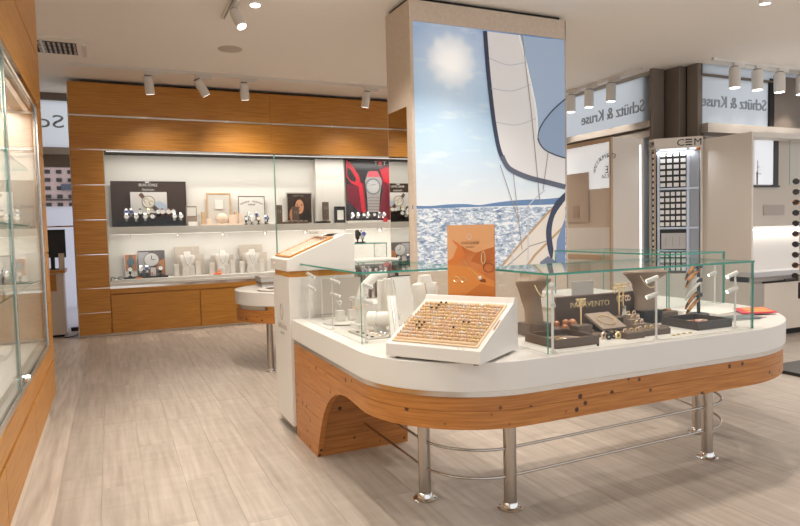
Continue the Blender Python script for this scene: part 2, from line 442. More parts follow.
def track(name, p0, p1, label):
    p0 = Vector(p0); p1 = Vector(p1); d = (p1-p0).normalized(); n = Vector((-d.y, d.x, 0))
    t = thing(name, label, 'light track', (p0+p1)/2)
    m = M()
    for s_ in (-1, 1):
        m.flat([p0+n*.018*s_, p1+n*.018*s_, p1+n*.008*s_, p0+n*.008*s_], .03, (0, 0, -1))
    part(t, 'rail', m, whitem)
    m = M(); m.flat([p0-n*.008, p1-n*.008, p1+n*.008, p0+n*.008], .012, (0, 0, -1)); part(t, 'groove', m, greyp)
    return t
def head(pos, aim, label, watt, group, adir=(1, 0), angle=75, big=1.0, zc=ZC, blend=.6):
    """track spotlight: adapter box, stem, cylindrical housing, lamp"""
    pos = Vector(pos); aim = Vector(aim)
    t = thing('track_spotlight', label, 'spotlight', (pos.x, pos.y, zc-.03), 0, group)
    ad = Vector((adir[0], adir[1], 0)).normalized(); n = Vector((-ad.y, ad.x, 0))
    b = Vector((pos.x, pos.y, zc-.03))
    m = M(); m.flat([b-ad*.03+n*.018, b+ad*.17+n*.018, b+ad*.17-n*.018, b-ad*.03-n*.018], .05, (0, 0, -1))
    part(t, 'adapter', m, white)
    piv = b - Vector((0, 0, .085))
    part(t, 'stem', M().cyl(b-Vector((0, 0, .05)), piv, .011, n=8), steel)
    d = (aim-piv).normalized(); r = .046*big; L_ = .155*big
    e = piv + d*L_
    part(t, 'housing', M().cyl(piv-d*.01, e, r, n=18).cyl(piv-d*.025, piv-d*.01, r*.8, r, n=18), white, True)
    part(t, 'collar', M().cyl(piv-d*.034, piv-d*.025, r*.75, n=14), taupe)
    part(t, 'lamp', M().cyl(e, e+d*.004, r*.86, n=18), lens)
    if watt: 
        s_ = spot(e+d*.02, aim, watt, angle, blend); s_.parent = t; s_.location = e+d*.02 - t.location
    return t
track('light_track', (-.35, 8.56, ZC), (4.6, 8.56, ZC), 'white ceiling light track along the wooden wall cabinet')
hb = [((.515, 8.56), (.78, 9.3, 1.0)), ((1.11, 8.56), (1.75, 8.9, 2.3)), ((1.693, 8.56), (1.95, 9.3, 1.0)), ((2.56, 8.56), (2.8, 9.3, 1.0)), ((3.432, 8.56), (3.25, 9.3, 1.0))]
gl_ = 'spotlights on the track before the wall cabinet'
for i, ((x, y), am) in enumerate(hb):
    if i == 3: continue
    k = i if i < 3 else 3
    head((x, y, 0), am, ['white track spotlight nearest the passage, aimed at the dark watch board', 'white track spotlight with lit lens turned towards the aisle', 'white track spotlight over the round frame, third from the passage', 'white track spotlight beside the tall tower'][k], WALL_W, gl_, angle=110, big=1.25, blend=1.0)
track('light_track', (6.52, 6.45, ZC), (6.52, 9.6, ZC), 'white ceiling light track along the lettered window behind the tower')
for i, (y, l) in enumerate(((7.0, 'nearest the corner pillars'), (7.45, 'in the middle'), (7.85, 'partly behind the tower'))):
    head((6.5, y, 0), (6.45, y-.02, 0), 'white downward track spotlight by the lettered window, ' + l, 30, 'spotlights behind the tower', (0, -1), angle=100, big=1.45)
track('light_track', (7.0, 5.75, ZC), (10.5, 5.75, ZC), 'white ceiling light track before the window beyond the corner pillars')
for i, x in enumerate((7.40, 7.83, 8.27, 8.72)):
    head((x, 5.75, 0), (x-.02, 5.70, 0), 'large white downward track spotlight before the far window, %s from the pillars' % ORD[i], 30, 'spotlights before the far window', (1, 0), angle=100, big=1.5)
# track over the aisle and the island (mostly above the picture)
track('light_track', (1.07, .2, ZC), (1.07, 6.3, ZC), 'white ceiling light track above the aisle, ending over the floor counter')
head((1.09, 5.80, 0), (1.5, 5.2, 2.0), 'white track spotlight at the end of the aisle track, lens lit', SPOT_W*1.5, 'spotlights over the aisle', (0, -1), angle=105)
head((1.12, 5.12, 0), (1.12, 4.9, 0), 'white track spotlight cut off by the top of the picture', SPOT_W*1.4, 'spotlights over the aisle', (0, -1), angle=105)
for (x, y, tx, ty, kw, wh) in ((.75, 3.7, .5, 4.2, 1.0, 'the aisle beside the tall cabinet'), (.75, 2.0, .7, 2.3, .8, 'the near end of the aisle'), (2.0, 2.62, 2.0, 2.7, 1.15, 'the orange ring poster'), (3.1, 2.62, 3.2, 2.7, 1.25, 'the tortoiseshell bangles'),
                      (2.7, 4.3, 2.7, 4.3, 1.3, 'the inside of the island'), (5.0, 3.6, 5.2, 3.9, 1.1, 'the eyewear stand, added for fill'), (5.0, 1.9, 5.0, 2.2, .9, 'the near floor beyond the island, added for fill'),  # right aisle heads are unseen, added to bounce fill off the floor
                      (5.2, 7.6, 5.2, 7.6, 1.2, 'the floor behind the tower, added for fill'), (4.4, 7.4, 4.2, 7.6, 1.2, 'the floor before the wall cabinet, added for fill')):  # hidden heads added so the back floor bounces light to the ceiling
    head((x, y, 0), (tx, ty, 0), 'white ceiling spotlight out of view, over ' + wh, SPOT_W*kw, 'spotlights out of the picture', (1, 0), angle=120)

# ================================================================== WALL CABINET (back)
cab = thing('wall_cabinet', 'long orange wood wall cabinet with glazed white display bays', 'cabinet', (2, YB, 0))
YI = 9.86
XR = 6.6
sea = lambda z0, z1: (z0+.006, z1-.006)
def wpanel(par, name, x0, x1, y0, y1, z0, z1, bv=.003):
    return bev(part(par, name, M().box(x0, x1, y0, y1, z0, z1), wood), bv)
# fascia boards
for x0, x1 in ((-.42, 2.21), (2.212, 4.84), (4.842, XR)):
    wpanel(cab, 'fascia_panel', x0, x1, YB, YB+.03, 2.935, 3.352)
    wpanel(cab, 'fascia_panel', x0, x1, YB, YB+.03, 2.49, 2.905)
part(cab, 'chrome_strip', M().box(-.42, XR, YB-.002, YB+.02, 2.908, 2.932), chrome)
part(cab, 'chrome_strip', M().box(-.42, XR, YB+.004, YB+.03, 2.468, 2.488), chrome)
part(cab, 'fascia_core', M().box(-.41, XR, YB+.03, 9.9, 2.47, 3.345), dark)
# left column
for z0, z1 in ((2.02, 2.47), (1.56, 2.01), (1.10, 1.55), (.65, 1.09), (.325, .64), (.03, .315)):
    wpanel(cab, 'column_panel', -.42, -.035, YB, YB+.03, z0, z1)
part(cab, 'column_core', M().box(-.41, -.05, YB+.03, 9.9, .03, 2.47), wood)
part(cab, 'chrome_edge', M().box(-.432, -.42, YB-.002, YB+.04, 0, 3.35), chrome)
for z in (2.015, 1.555, 1.095, .645, .32):
    part(cab, 'chrome_strip', M().box(-.42, -.035, YB+.008, YB+.03, z-.006, z+.006), chrome)
part(cab, 'plinth', M().box(-.42, XR, YB+.02, 9.9, 0, .03), cream)
# base cupboards
part(cab, 'base_core', M().box(-.035, XR, YB+.025, 9.9, .03, .66), wood)
xs = [-.03, 1.12, 2.27, 3.42, 4.57, 5.72, XR]
for i in range(6):
    wpanel(cab, 'cupboard_door', xs[i]+.008, xs[i+1]-.004, YB, YB+.025, .033, .545)
wpanel(cab, 'top_rail', -.03, XR, YB, YB+.03, .56, .625)
part(cab, 'chrome_rail', M().box(-.03, XR, YB+.01, YB+.03, .628, .662), chrome)
part(cab, 'bay_base', M().box(-.03, XR, YB+.012, 9.9, .665, .70), whitem)
part(cab, 'bay_floor', M().box(.0, XR, YB+.06, 9.9, .70, .738), white)
part(cab, 'back_panel', M().box(-.04, XR, YI, 9.9, .7, 2.47), whitem)
part(cab, 'side_lining', M().box(-.05, -.025, YB+.03, YI, .7, 2.47), white)
part(cab, 'side_lining', M().box(XR-.03, XR, YB+.03, YI, .7, 2.47), white)
part(cab, 'inner_pilaster', M().box(2.99, 3.46, 9.72, YI, 1.455, 2.47), white)
gj = mat('pale_glass_edge', S(150, 188, 174), .15); add_transl(gj, .4, S(170, 210, 196))
part(cab, 'glass_joint', M().box(2.240, 2.257, YB+.008, YB+.024, .664, 2.468), gj)
part(cab, 'glass_joint', M().box(4.496, 4.511, YB+.008, YB+.024, .664, 2.468), gj)
sh = part(cab, 'shelf', M().box(-.025, XR-.03, 9.41, YI, 1.352, 1.455), whitem)
for k in range(9):
    part(sh, 'bracket', M().box(.25+k*.62, .256+k*.62, 9.42, 9.6, 1.30, 1.352), greyp)
for x0, x1 in ((-.03, 2.245), (2.252, 4.5), (4.507, XR)):
    pane(cab, 'sliding_glass', x0, x1, YB+.014, YB+.022, .664, 2.468)
part(cab, 'led_strip', M().box(0, XR-.1, 9.39, 9.42, 2.462, 2.469), ledm)
part(sh, 'led_strip', M().box(0, XR-.1, 9.60, 9.62, 1.349, 1.352), ledm)
area((3.2, 9.46, 2.43), (3.2, 9.62, 1.5), LED_W*2.0, 6.2, .06)
area((3.2, 9.48, 1.34), (3.2, 9.66, .74), LED_W*1.5, 6.2, .06)

ZS = 1.4555; ZB = .7385                        # shelf tops
# ------- watches
def make_watch(strap, dialm, case, kind):
    """little display: block foot, upright, looped strap, round case with dial"""
    t = thing('wrist_watch', kind, 'watch')
    part(t, 'stand', M().box(-.022, .022, -.014, .022, 0, .012).box(-.006, .006, .004, .016, .012, .085), blackl, local=True)
    pts = [(0, .012+.03*math.sin(a), .085+.045*math.cos(a)) for a in [2*PI*i/14 for i in range(14)]]
    m = M()
    n = len(pts)
    for i in range(n):
        p, q = Vector(pts[i]), Vector(pts[(i+1) % n]); c = Vector((0, .012, .085))
        po = c+(p-c)*1.10; qo = c+(q-c)*1.10; w_ = .013
        m.add([p+Vector((-w_, 0, 0)), q+Vector((-w_, 0, 0)), q+Vector((w_, 0, 0)), p+Vector((w_, 0, 0)), po+Vector((-w_, 0, 0)), qo+Vector((-w_, 0, 0)), qo+Vector((w_, 0, 0)), po+Vector((w_, 0, 0))],
              [(0, 1, 2, 3), (4, 5, 6, 7), (0, 1, 5, 4), (2, 3, 7, 6)])
    part(t, 'strap', m, strap, True, local=True)
    cs = part(t, 'case', M().cyl((0, -.012, .088), (0, -.026, .092), .027, n=16).cyl((.026, -.019, .09), (.033, -.019, .09), .005, n=6), case, True, local=True)
    d = M().cyl((0, -.0262, .0921), (0, -.0275, .0924), .022, n=16)
    o = part(cs, 'dial', d, dialm, local=True); o.location = (0, 0, 0)
    m = M().box(-.0012, .0012, -.029, -.0277, .0915, .107).box(0, .011, -.029, -.0277, .091, .0935)
    o = part(cs, 'hands', m, black, local=True); o.location = (0, 0, 0)
    return t
dial_w = mat('white_dial', S(236, 236, 234), .3); dial_b = mat('blue_dial', S(70, 90, 150), .3); dial_k = mat('black_dial', S(30, 30, 34), .3)
strap_k = mat('black_strap', S(36, 32, 32), .5); strap_b = mat('brown_strap', S(120, 78, 50), .5)
WP = {}
for key, (st, di, ca) in dict(steel=(silver, dial_w, silver), blue=(silver, dial_b, silver), black=(strap_k, dial_w, silver), brown=(strap_b, dial_w, rose), gold=(gold, dial_w, gold), dark=(strap_k, dial_k, blackl)).items():
    WP[key] = [make_watch(st, di, ca, 'x'), False]
KW = dict(steel='silver bracelet watch with white dial', blue='silver bracelet watch with blue dial', black='black strap watch with white dial', brown='brown strap watch with pale dial', gold='gold watch with white dial', dark='all black watch')
def watch(kind, x, y, z, label, group, rz=0, s_=1.0):
    p, used = WP[kind]
    if not used:
        WP[kind][1] = True; o = p; o.location = (x, y, z); o.rotation_euler = (0, 0, rz); o['label'] = label; o['group'] = group
    else: o = dup(p, (x, y, z), rz, label, group)
    o.scale = (s_, s_, s_)
    return o
# ------- boards
def boardthing(name, label, cat, x0, x1, z0, z1, y, back, front, fw=.012, th=.02, group=None, lean=0):
    t = thing(name, label, cat, ((x0+x1)/2, y, z0), 0, group)
    m = M()
    m.box(x0, x1, y, y+th, z0, z0+fw).box(x0, x1, y, y+th, z1-fw, z1).box(x0, x0+fw, y, y+th, z0+fw, z1-fw).box(x1-fw, x1, y, y+th, z0+fw, z1-fw)
    part(t, 'frame', m, back)
    part(t, 'print', M().box(x0+fw, x1-fw, y+.006, y+th-.002, z0+fw, z1-fw), front)
    return t
def xz(px, py, y): p = PX(px, py, y=y); return p.x, p.z
def rnd_poly(cx, cz, rx, rz, y, n=20, a0=0, a1=2*PI):
    return [(cx+rx*math.cos(a0+(a1-a0)*i/n), y, cz+rz*math.sin(a0+(a1-a0)*i/n)) for i in range(n)]

# dark brown watch board with picture
y = 9.78
x0, z1 = xz(110, 181, y); x1, _ = xz(185.5, 181, y)
t = boardthing('display_board', 'dark brown display board with white lettering and a watch picture', 'display board', x0, x1, ZS, z1, y, brownd, brownd)
a0, a1 = xz(130, 192, y-.02); b0, b1 = xz(167.5, 213, y-.02)
pic = part(t, 'picture', M().box(a0, b0, y-.02, y, b1, a1), mat('pale_print', S(222, 218, 216), .4))
cx, cz = xz(148.5, 202, y-.022)
part(pic, 'printed_watch', M().flat(rnd_poly(cx, cz, .085, .085, y-.021), .001), mat('print_cream', S(240, 232, 218), .4))
part(pic, 'printed_ring', M().tube([(cx+.085*math.cos(q), y-.022, cz+.085*math.sin(q)) for q in [2*PI*i/28 for i in range(28)]], .006, 4, True), greyt)
part(pic, 'printed_strap', M().flat([(cx-.13, y-.021, cz+.10), (cx-.09, y-.021, cz+.135), (cx-.045, y-.021, cz+.085), (cx-.085, y-.021, cz+.045)], .001).flat([(cx+.13, y-.021, cz-.10), (cx+.09, y-.021, cz-.135), (cx+.045, y-.021, cz-.085), (cx+.085, y-.021, cz-.045)], .001), mat('print_brown', S(104, 78, 66), .5))
part(pic, 'printed_water', M().flat([(cx+.07, y-.0205, cz-.02), (cx+.15, y-.0205, cz+.02), (b0-.005, y-.0205, cz-.05), (b0-.005, y-.0205, b1+.02), (cx+.06, y-.0205, b1+.03)], .0006), mat('print_pale_blue', S(188, 202, 222), .4))
part(pic, 'printed_digits', M().tube([(cx-.03+.03*math.cos(q), y-.0235, cz+.02+.03*math.sin(q)) for q in [2*PI*i/12*.8 for i in range(12)]], .004, 4).tube([(cx+.035+.028*math.cos(q), y-.0235, cz-.012+.028*math.sin(q)) for q in [2*PI*i/12*.8 for i in range(12)]], .004, 4), greyt)
m = M(); lx, lz = xz(148, 185, y); text_on(m, 'BRUNO SÖHNLE', FRONT(lx, y, lz), .055, .25, .003); part(t, 'lettering', m, white)
m = M(); lx, lz = xz(148, 189.5, y); text_on(m, 'Glashütte', FRONT(lx, y, lz), .045, .17, .003); part(t, 'lettering', m, white)
m = M(); lx, lz = xz(147, 182.3, y); m.flat([(lx-.03, y-.001, lz-.01), (lx+.03, y-.001, lz-.01), (lx+.02, y-.001, lz+.018), (lx, y-.001, lz+.005), (lx-.02, y-.001, lz+.018)], .003); part(t, 'emblem', m, white)
rs = thing('stepped_riser', 'black stepped riser holding watches before the dark brown board', 'riser', ((x0+x1)/2, 9.6, ZS))
part(rs, 'step', M().box(x0+.05, x1-.05, 9.53, 9.62, ZS, ZS+.03), black)
part(rs, 'step', M().box(x0+.05, x1-.05, 9.62, 9.70, ZS, ZS+.095), black)
ws = [(126.2, 209, 'blue'), (131, 212.6, 'blue'), (126.6, 219.5, 'steel'), (136.2, 219.5, 'steel'), (140.3, 213, 'black'), (145.3, 218, 'steel'), (148.6, 214.6, 'gold'), (152.5, 219, 'black'), (158.2, 215.3, 'black'), (162.6, 214.6, 'brown'), (168.5, 212.3, 'brown'), (173, 210, 'black'), (174.5, 219.2, 'steel'), (181, 220, 'steel')]
up = sorted([q for q in ws if q[1] < 216.5]); lo = sorted([q for q in ws if q[1] >= 216.5])
for row, yy, zz, nm in ((up, 9.655, ZS+.0955, 'upper'), (lo, 9.575, ZS+.0305, 'lower')):
    for i, (px, py, k) in enumerate(row):
        watch(k, xz(px, py, yy)[0], yy, zz, '%s, %s along the %s step before the dark brown board' % (KW[k], ORD[i], nm), 'watches on the stepped riser', 0, 1.2)
# small grey card holder beside the board
y = 9.70
x0, _ = xz(186, 214, y); x1, z1 = xz(196.5, 206, y)
t = thing('card_holder', 'small taupe box with a white card between the brown board and oak frame', 'card holder', ((x0+x1)/2, y, ZS))
part(t, 'box', M().box(x0, x1, y, y+.06, ZS, z1), taupel)
part(t, 'card', M().box(x0+.015, x1-.012, y-.004, y, (ZS+z1)/2, z1-.02), white)
part(t, 'lower_card', M().box(x0+.025, x1, y-.03, y-.004, ZS, ZS+.06), whitem)
# oak frame
oak = mat('pale_oak', S(206, 170, 128), .5)
y = 9.78; x0, z1 = xz(206, 193, y); x1, _ = xz(230.5, 193, y)
t = boardthing('framed_picture', 'pale oak frame with grey backing behind cream gift boxes', 'frame', x0, x1, ZS, z1, y, oak, mat('frame_grey', S(206, 200, 194), .6), .022)
part(t, 'little_card', M().box((x0+x1)/2-.055, (x0+x1)/2+.06, y-.008, y, z1-.24, z1-.10), whitem)
cx = (x0+x1)/2
solo('clear_vase', M().lathe([(.03, ZS), (.09, ZS+.06), (.098, ZS+.10), (.07, ZS+.155), (.04, ZS+.175)], (cx+.02, 9.66, 0), 14), mat('pearl_glass', S(228, 206, 186), .15), 'round pearly vase before the pale oak frame', 'vase', smooth=True)
box_c = mat('blush_box', S(238, 214, 196), .6)
for i, (dx, yy, w_, h, l) in enumerate(((.17, 9.60, .12, .15, 'large cream gift box before the pale oak frame'), (-.17, 9.62, .06, .10, 'small cream gift box beside the pearly vase'), (.29, 9.66, .055, .17, 'tall narrow cream box to the right of the oak frame'), (-.24, 9.70, .05, .20, 'slim oak block on the left of the oak frame'), (.235, 9.72, .045, .20, 'slim oak block on the right of the oak frame'))):
    m = M().box(cx+dx-w_/2, cx+dx+w_/2, yy, yy+.05, ZS, ZS+h)
    bev(solo('gift_box', m, oak if 'oak block' in l else box_c, l, 'box', 'blocks before the oak frame'), .004)
tr = thing('jewellery_tray', 'flat cream tray with rose gold pieces below the oak frame', 'tray', (cx, 9.52, ZS))
part(tr, 'pad', M().box(cx-.3, cx+.30, 9.47, 9.57, ZS, ZS+.018), box_c)
for i in range(6):
    q = cx-.25+i*.1
    part(tr, 'ring', M().tube([(q+.018*math.cos(a), 9.52+.018*math.sin(a), ZS+.021) for a in [2*PI*k/10 for k in range(10)]], .004, 5, True), rose)
# framed white poster
y = 9.78; x0, z1 = xz(238, 196, y); x1, _ = xz(264.5, 196, y)
t = boardthing('framed_picture', 'thin grey frame with white poster and arched grey lettering', 'frame', x0, x1, ZS, z1, y, greyt, mat('poster_white', S(228, 224, 220), .5), .01)
cx = (x0+x1)/2; cz = z1-.30; m = M()
for i in range(15):
    if i in (6, 7): continue
    a = math.radians(126-72*i/14)
    T = FRONT(cx+.27*math.cos(a), y+.005, cz+.22*math.sin(a)) @ Matrix.Rotation(a-PI/2, 4, 'Z')
    m.prism([(-.006, -.011), (.006, -.011), (.006, .011), (-.006, .011)], T, .002)
for i in range(5): m.prism([(-.05+i*.022, -.01), (-.036+i*.022, -.01), (-.036+i*.022, .01), (-.05+i*.022, .01)], FRONT(cx, y+.005, z1-.13), .002)
part(t, 'arched_lettering', m, greyt)
for i, (px, py, k, yy) in enumerate(((248.5, 210, 'steel', 9.66), (256, 212, 'blue', 9.66), (246, 218.5, 'black', 9.57), (251.5, 219, 'steel', 9.57), (258.5, 219, 'brown', 9.57), (265.5, 217, 'blue', 9.57), (267, 219.5, 'dark', 9.62))):
    watch(k, xz(px, py, yy)[0], yy, ZS if yy < 9.65 else ZS+.06, '%s before the thin grey frame, %s of seven' % (KW[k], ORD[i]), 'watches before the grey frame', 0, 1.0)
bl = solo('riser_block', M().box(cx-.12, cx+.10, 9.63, 9.70, ZS, ZS+.06), white, 'low white block under two watches before the thin grey frame', 'block')
# portrait board
y = 9.78; x0, z1 = xz(286, 192.5, y); x1, _ = xz(312, 192.5, y)
t = boardthing('portrait_board', 'framed dark portrait of a woman on the display shelf', 'picture', x0, x1, ZS, z1, y, greyp, mat('print_dark', S(58, 46, 42), .45), .016)
cx = (x0+x1)/2+.0
yy = y+.0055
part(t, 'printed_shoulders', M().flat([(x0+.02, yy, ZS+.02), (x1-.02, yy, ZS+.02), (x1-.03, yy, ZS+.16), (cx+.09, yy, ZS+.22), (cx-.09, yy, ZS+.22), (x0+.06, yy, ZS+.13)], .0008), mat('print_black', S(34, 28, 27), .5))
part(t, 'printed_hair', M().flat(rnd_poly(cx, ZS+.275, .11, .165, yy-.001), .0008), mat('print_hair', S(56, 34, 24), .5))
fc = part(t, 'printed_face', M().flat(rnd_poly(cx, ZS+.268, .068, .112, yy-.002), .0008), mat('print_face', S(204, 148, 114), .5))
part(fc, 'printed_eyes', M().flat(rnd_poly(cx-.035, ZS+.29, .016, .006, yy-.003, 10), .0006).flat(rnd_poly(cx+.035, ZS+.29, .016, .006, yy-.003, 10), .0006).flat(rnd_poly(cx-.036, ZS+.308, .022, .004, yy-.003, 8), .0006).flat(rnd_poly(cx+.036, ZS+.308, .022, .004, yy-.003, 8), .0006), brownd)
part(fc, 'printed_mouth', M().flat(rnd_poly(cx, ZS+.205, .026, .008, yy-.003, 10), .0006), mat('print_lip', S(160, 80, 74), .5))
part(fc, 'printed_nose', M().flat([(cx-.008, yy-.003, ZS+.28), (cx+.004, yy-.003, ZS+.28), (cx+.016, yy-.003, ZS+.236), (cx-.012, yy-.003, ZS+.236)], .0006), mat('print_nose', S(172, 112, 80), .5))
part(t, 'printed_hand', M().flat(rnd_poly(cx-.12, ZS+.14, .045, .10, yy-.002), .0008), skin)
part(t, 'printed_title', M().box(cx-.10, cx+.07, yy-.001, yy, z1-.06, z1-.045), greyt)
# taupe upright stands and the low taupe trays
for (px, py, w_, l) in ((279, 205, .095, 'taupe earring stand at the left of the portrait'), (295.5, 206.5, .11, 'taupe earring stand in front of the portrait'), (325.5, 202, .105, 'taupe earring stand to the right of the portrait')):
    yy = 9.62; x, z1 = xz(px, py, yy)
    t = thing('earring_stand', l, 'stand', (x, yy, ZS), 0, 'taupe earring stands')
    bev(part(t, 'board', M().box(x-w_/2, x+w_/2, yy, yy+.02, ZS+.02, z1), brown), .003)
    part(t, 'foot', M().box(x-w_/2-.01, x+w_/2+.01, yy-.04, yy+.05, ZS, ZS+.02), brown)
    for s_ in (-1, 1):
        part(t, 'earring', M().sphere((x+s_*.016, yy-.004, z1-.08), .006).cyl((x+s_*.016, yy-.004, z1-.12), (x+s_*.016, yy-.004, z1-.084), .003, n=6), silver)
for (px, w_, l) in ((289, .19, 'low taupe tray of rings left of the portrait'), (301, .22, 'low taupe tray of rings before the portrait'), (323, .22, 'low dark tray of rings before the single taupe stand')):
    yy = 9.50; x, _ = xz(px, 220, yy)
    t = thing('ring_tray', l, 'tray', (x, yy, ZS), 0, 'low trays on the shelf')
    part(t, 'pad', M().box(x-w_/2, x+w_/2, yy-.04, yy+.05, ZS, ZS+.03), blackl if 'dark' in l else brown)
    for i in range(5):
        q = x-w_/2+.03+i*(w_-.06)/4
        part(t, 'ring', M().tube([(q+.014*math.cos(a), yy-.005, ZS+.038+.014*math.sin(a)) for a in [2*PI*k/9 for k in range(9)]], .003, 4, True), silver if i % 2 else rose)
# black framed card
yy = 9.66; x0, z1 = xz(335, 206.5, yy); x1, _ = xz(345, 206.5, yy)
t = boardthing('framed_picture', 'small black frame with white card beside the red watch poster', 'frame', x0, x1, ZS, z1, yy, black, blackl, .012, .05)
part(t, 'card', M().box(x0+.035, x1-.03, yy-.004, yy+.004, ZS+.05, z1-.06), whitem)
# red watch poster
y = 9.80; x0, z1 = xz(345.5, 158, y); x1 = x0+.80
t = thing('watch_poster', 'large red and black poster of a silver wrist watch', 'poster', ((x0+x1)/2, y, ZS))
part(t, 'board', M().box(x0, x1, y, y+.03, ZS, z1), mat('print_charcoal', S(58, 52, 54), .25))
redd = mat('print_dark_red', S(120, 24, 44), .4); pink = mat('print_pink', S(226, 96, 112), .4)
def P2(px, py): p = PX(px, py, y=y-.001); return (p.x, y-.001, p.z)
part(t, 'printed_strap', M().flat([P2(346, 159), P2(352, 165), P2(359, 176), P2(361, 184), P2(357, 186), P2(351, 183), P2(346, 176)], .001), red)
part(t, 'printed_loop', M().flat([(p[0], y-.0025, p[2]) for p in (P2(347, 167), P2(351, 170), P2(356, 179), P2(355, 182), P2(350, 180), P2(347, 175))], .0008), mat('print_shadow', S(44, 34, 38), .4))
part(t, 'printed_red_field', M().flat([P2(347, 184), P2(358, 186), P2(364, 182), P2(366, 206), P2(360, 213), P2(352, 205), P2(347, 200)], .0006), redd)
part(t, 'printed_red_drape', M().flat([P2(358, 183), P2(362, 183), P2(366, 212), P2(362, 213)], .0012), red)
part(t, 'printed_red_side', M().flat([P2(379, 168), (x1, y-.001, P2(386, 164)[2]), (x1, y-.001, ZS+.02), P2(377, 218), P2(383, 190)], .0008), redd)
part(t, 'printed_red_edge', M().flat([P2(380, 170), (x1, y-.001, P2(386, 166)[2]), (x1, y-.001, P2(386, 185)[2]), P2(384, 182)], .0016), red)
part(t, 'printed_bracelet', M().flat([(p[0], y-.002, p[2]) for p in (P2(368, 172), P2(378, 172), P2(382, 181), P2(380, 195), P2(379, 212), P2(368, 212), P2(367, 195), P2(365, 181))], .001), mat('print_silver', S(176, 168, 168), .35))
part(t, 'printed_end_link', M().flat([(p[0], y-.003, p[2]) for p in (P2(369, 171), P2(377.5, 171), P2(380, 177), P2(366.5, 177))], .001), pink)
for k in range(5):
    q = P2(367.5, 197.5+k*3); q2 = P2(379.5, 197.5+k*3)
    part(t, 'printed_link_gap', M().flat([(q[0], y-.003, q[2]), (q2[0], y-.003, q2[2]), (q2[0], y-.003, q2[2]-.008), (q[0], y-.003, q[2]-.008)], .0008), greyt)
q = P2(373, 186.5)
dl = part(t, 'printed_case', M().flat(rnd_poly(q[0], q[2], .135, .135, y-.004, 28), .001), mat('print_case', S(120, 124, 132), .3))
part(dl, 'printed_dial', M().flat(rnd_poly(q[0], q[2], .112, .112, y-.0055, 28), .001), greyl)
part(dl, 'printed_hands', M().flat([(q[0]-.06, y-.007, q[2]+.02), (q[0]+.055, y-.007, q[2]+.045), (q[0]+.055, y-.007, q[2]+.037), (q[0]-.06, y-.007, q[2]+.012)], .0005), greyt)
m = M()
for i in range(12):
    a = 2*PI*i/12; m.box(q[0]+.095*math.cos(a)-.004, q[0]+.095*math.cos(a)+.004, y-.0078, y-.007, q[2]+.095*math.sin(a)-.006, q[2]+.095*math.sin(a)+.006)
part(dl, 'printed_markers', m, greyt)
lg = P2(380, 163); 
lo_ = part(t, 'printed_logo', M().box(lg[0]-.035, lg[0]+.035, y-.002, y, lg[2]-.04, lg[2]+.04), red)
m = M(); text_on(m, '+', FRONT(lg[0], y-.0021, lg[2]), .09, .04, .001); part(lo_, 'cross', m, white)
for dx in (-.075, .08):
    m = M(); text_on(m, 'T', FRONT(lg[0]+dx, y, lg[2]), .085, .06, .002); part(t, 'letter', m, white)
pk = ['steel', 'steel', 'black', 'steel', 'black', 'blue', 'steel']
for i, px in enumerate((352.5, 358, 363.5, 368, 374, 379.5, 384)):
    yy = 9.56; x, _ = xz(px, 214, yy)
    watch(pk[i], x, yy, ZS+.0305, '%s, %s in the row before the red poster' % (KW[pk[i]], ORD[i]), 'watches before the red poster', 0, 1.0)
x0, _ = xz(349, 220, 9.5); x1, _ = xz(392, 220, 9.5)
solo('watch_riser', M().box(x0, x1, 9.52, 9.62, ZS, ZS+.03), white, 'low white riser under the watches before the red poster', 'riser')
x, _ = xz(385.5, 220, 9.47)
t = thing('price_cube', 'small red cube at the foot of the red poster', 'cube', (x, 9.47, ZS)); bev(part(t, 'cube', M().box(x-.03, x+.03, 9.45, 9.49, ZS, ZS+.07), red), .004); part(t, 'top_edge', M().box(x-.031, x+.031, 9.449, 9.491, ZS+.07, ZS+.078), dark)

# ------- lower bay
y = 9.76
x0, z1 = xz(124, 251, y); x1, _ = xz(136.5, 251, y)
t = boardthing('poster_card', 'narrow white poster of a blue watch at the left of the lower bay', 'poster', x0, x1, ZB, z1, y, whitem, whitem, .008)
part(t, 'printed_photo', M().box(x0+.01, x1-.012, y-.002, y+.006, ZB+.10, z1-.055), skin)
part(t, 'printed_watch', M().flat(rnd_poly((x0+x1)/2, z1-.16, .05, .055, y-.003), .001), mat('print_teal', S(96, 118, 128), .4))
part(t, 'printed_strap', M().flat([((x0+x1)/2-.025, y-.0025, z1-.06), ((x0+x1)/2+.025, y-.0025, z1-.06), ((x0+x1)/2+.025, y-.0025, ZB+.11), ((x0+x1)/2-.025, y-.0025, ZB+.11)], .0006), greyt)
x0, z1 = xz(137.5, 251, y-.03); x1, _ = xz(164.5, 251, y-.03); y -= .03
t = boardthing('poster_card', 'grey poster of a wrist with a large watch in the lower bay', 'poster', x0, x1, ZB, z1, y, greyt, mat('print_grey', S(104, 98, 98), .4), .006)
cx, cz = x0+.18, z1-.13
part(t, 'printed_sleeve', M().flat([(x0+.007, y+.003, z1-.02), (x0+.14, y+.003, z1-.02), (cx+.02, y+.003, cz-.05), (x0+.12, y+.003, ZB+.08), (x0+.007, y+.003, ZB+.15)], .001), mat('print_sleeve', S(176, 174, 178), .5))
part(t, 'printed_hand', M().flat([(x1-.007, y+.002, z1-.12), (x1-.007, y+.002, ZB+.02), (x1-.12, y+.002, ZB+.12), (x1-.10, y+.002, z1-.16)], .001), skin)
part(t, 'printed_watch', M().flat(rnd_poly(cx, cz, .10, .095, y+.001), .001), mat('print_offwhite', S(214, 212, 210), .4))
part(t, 'printed_ring', M().tube([(cx+.10*math.cos(q), y, cz+.095*math.sin(q)) for q in [2*PI*i/24 for i in range(24)]], .005, 4, True), greyt)
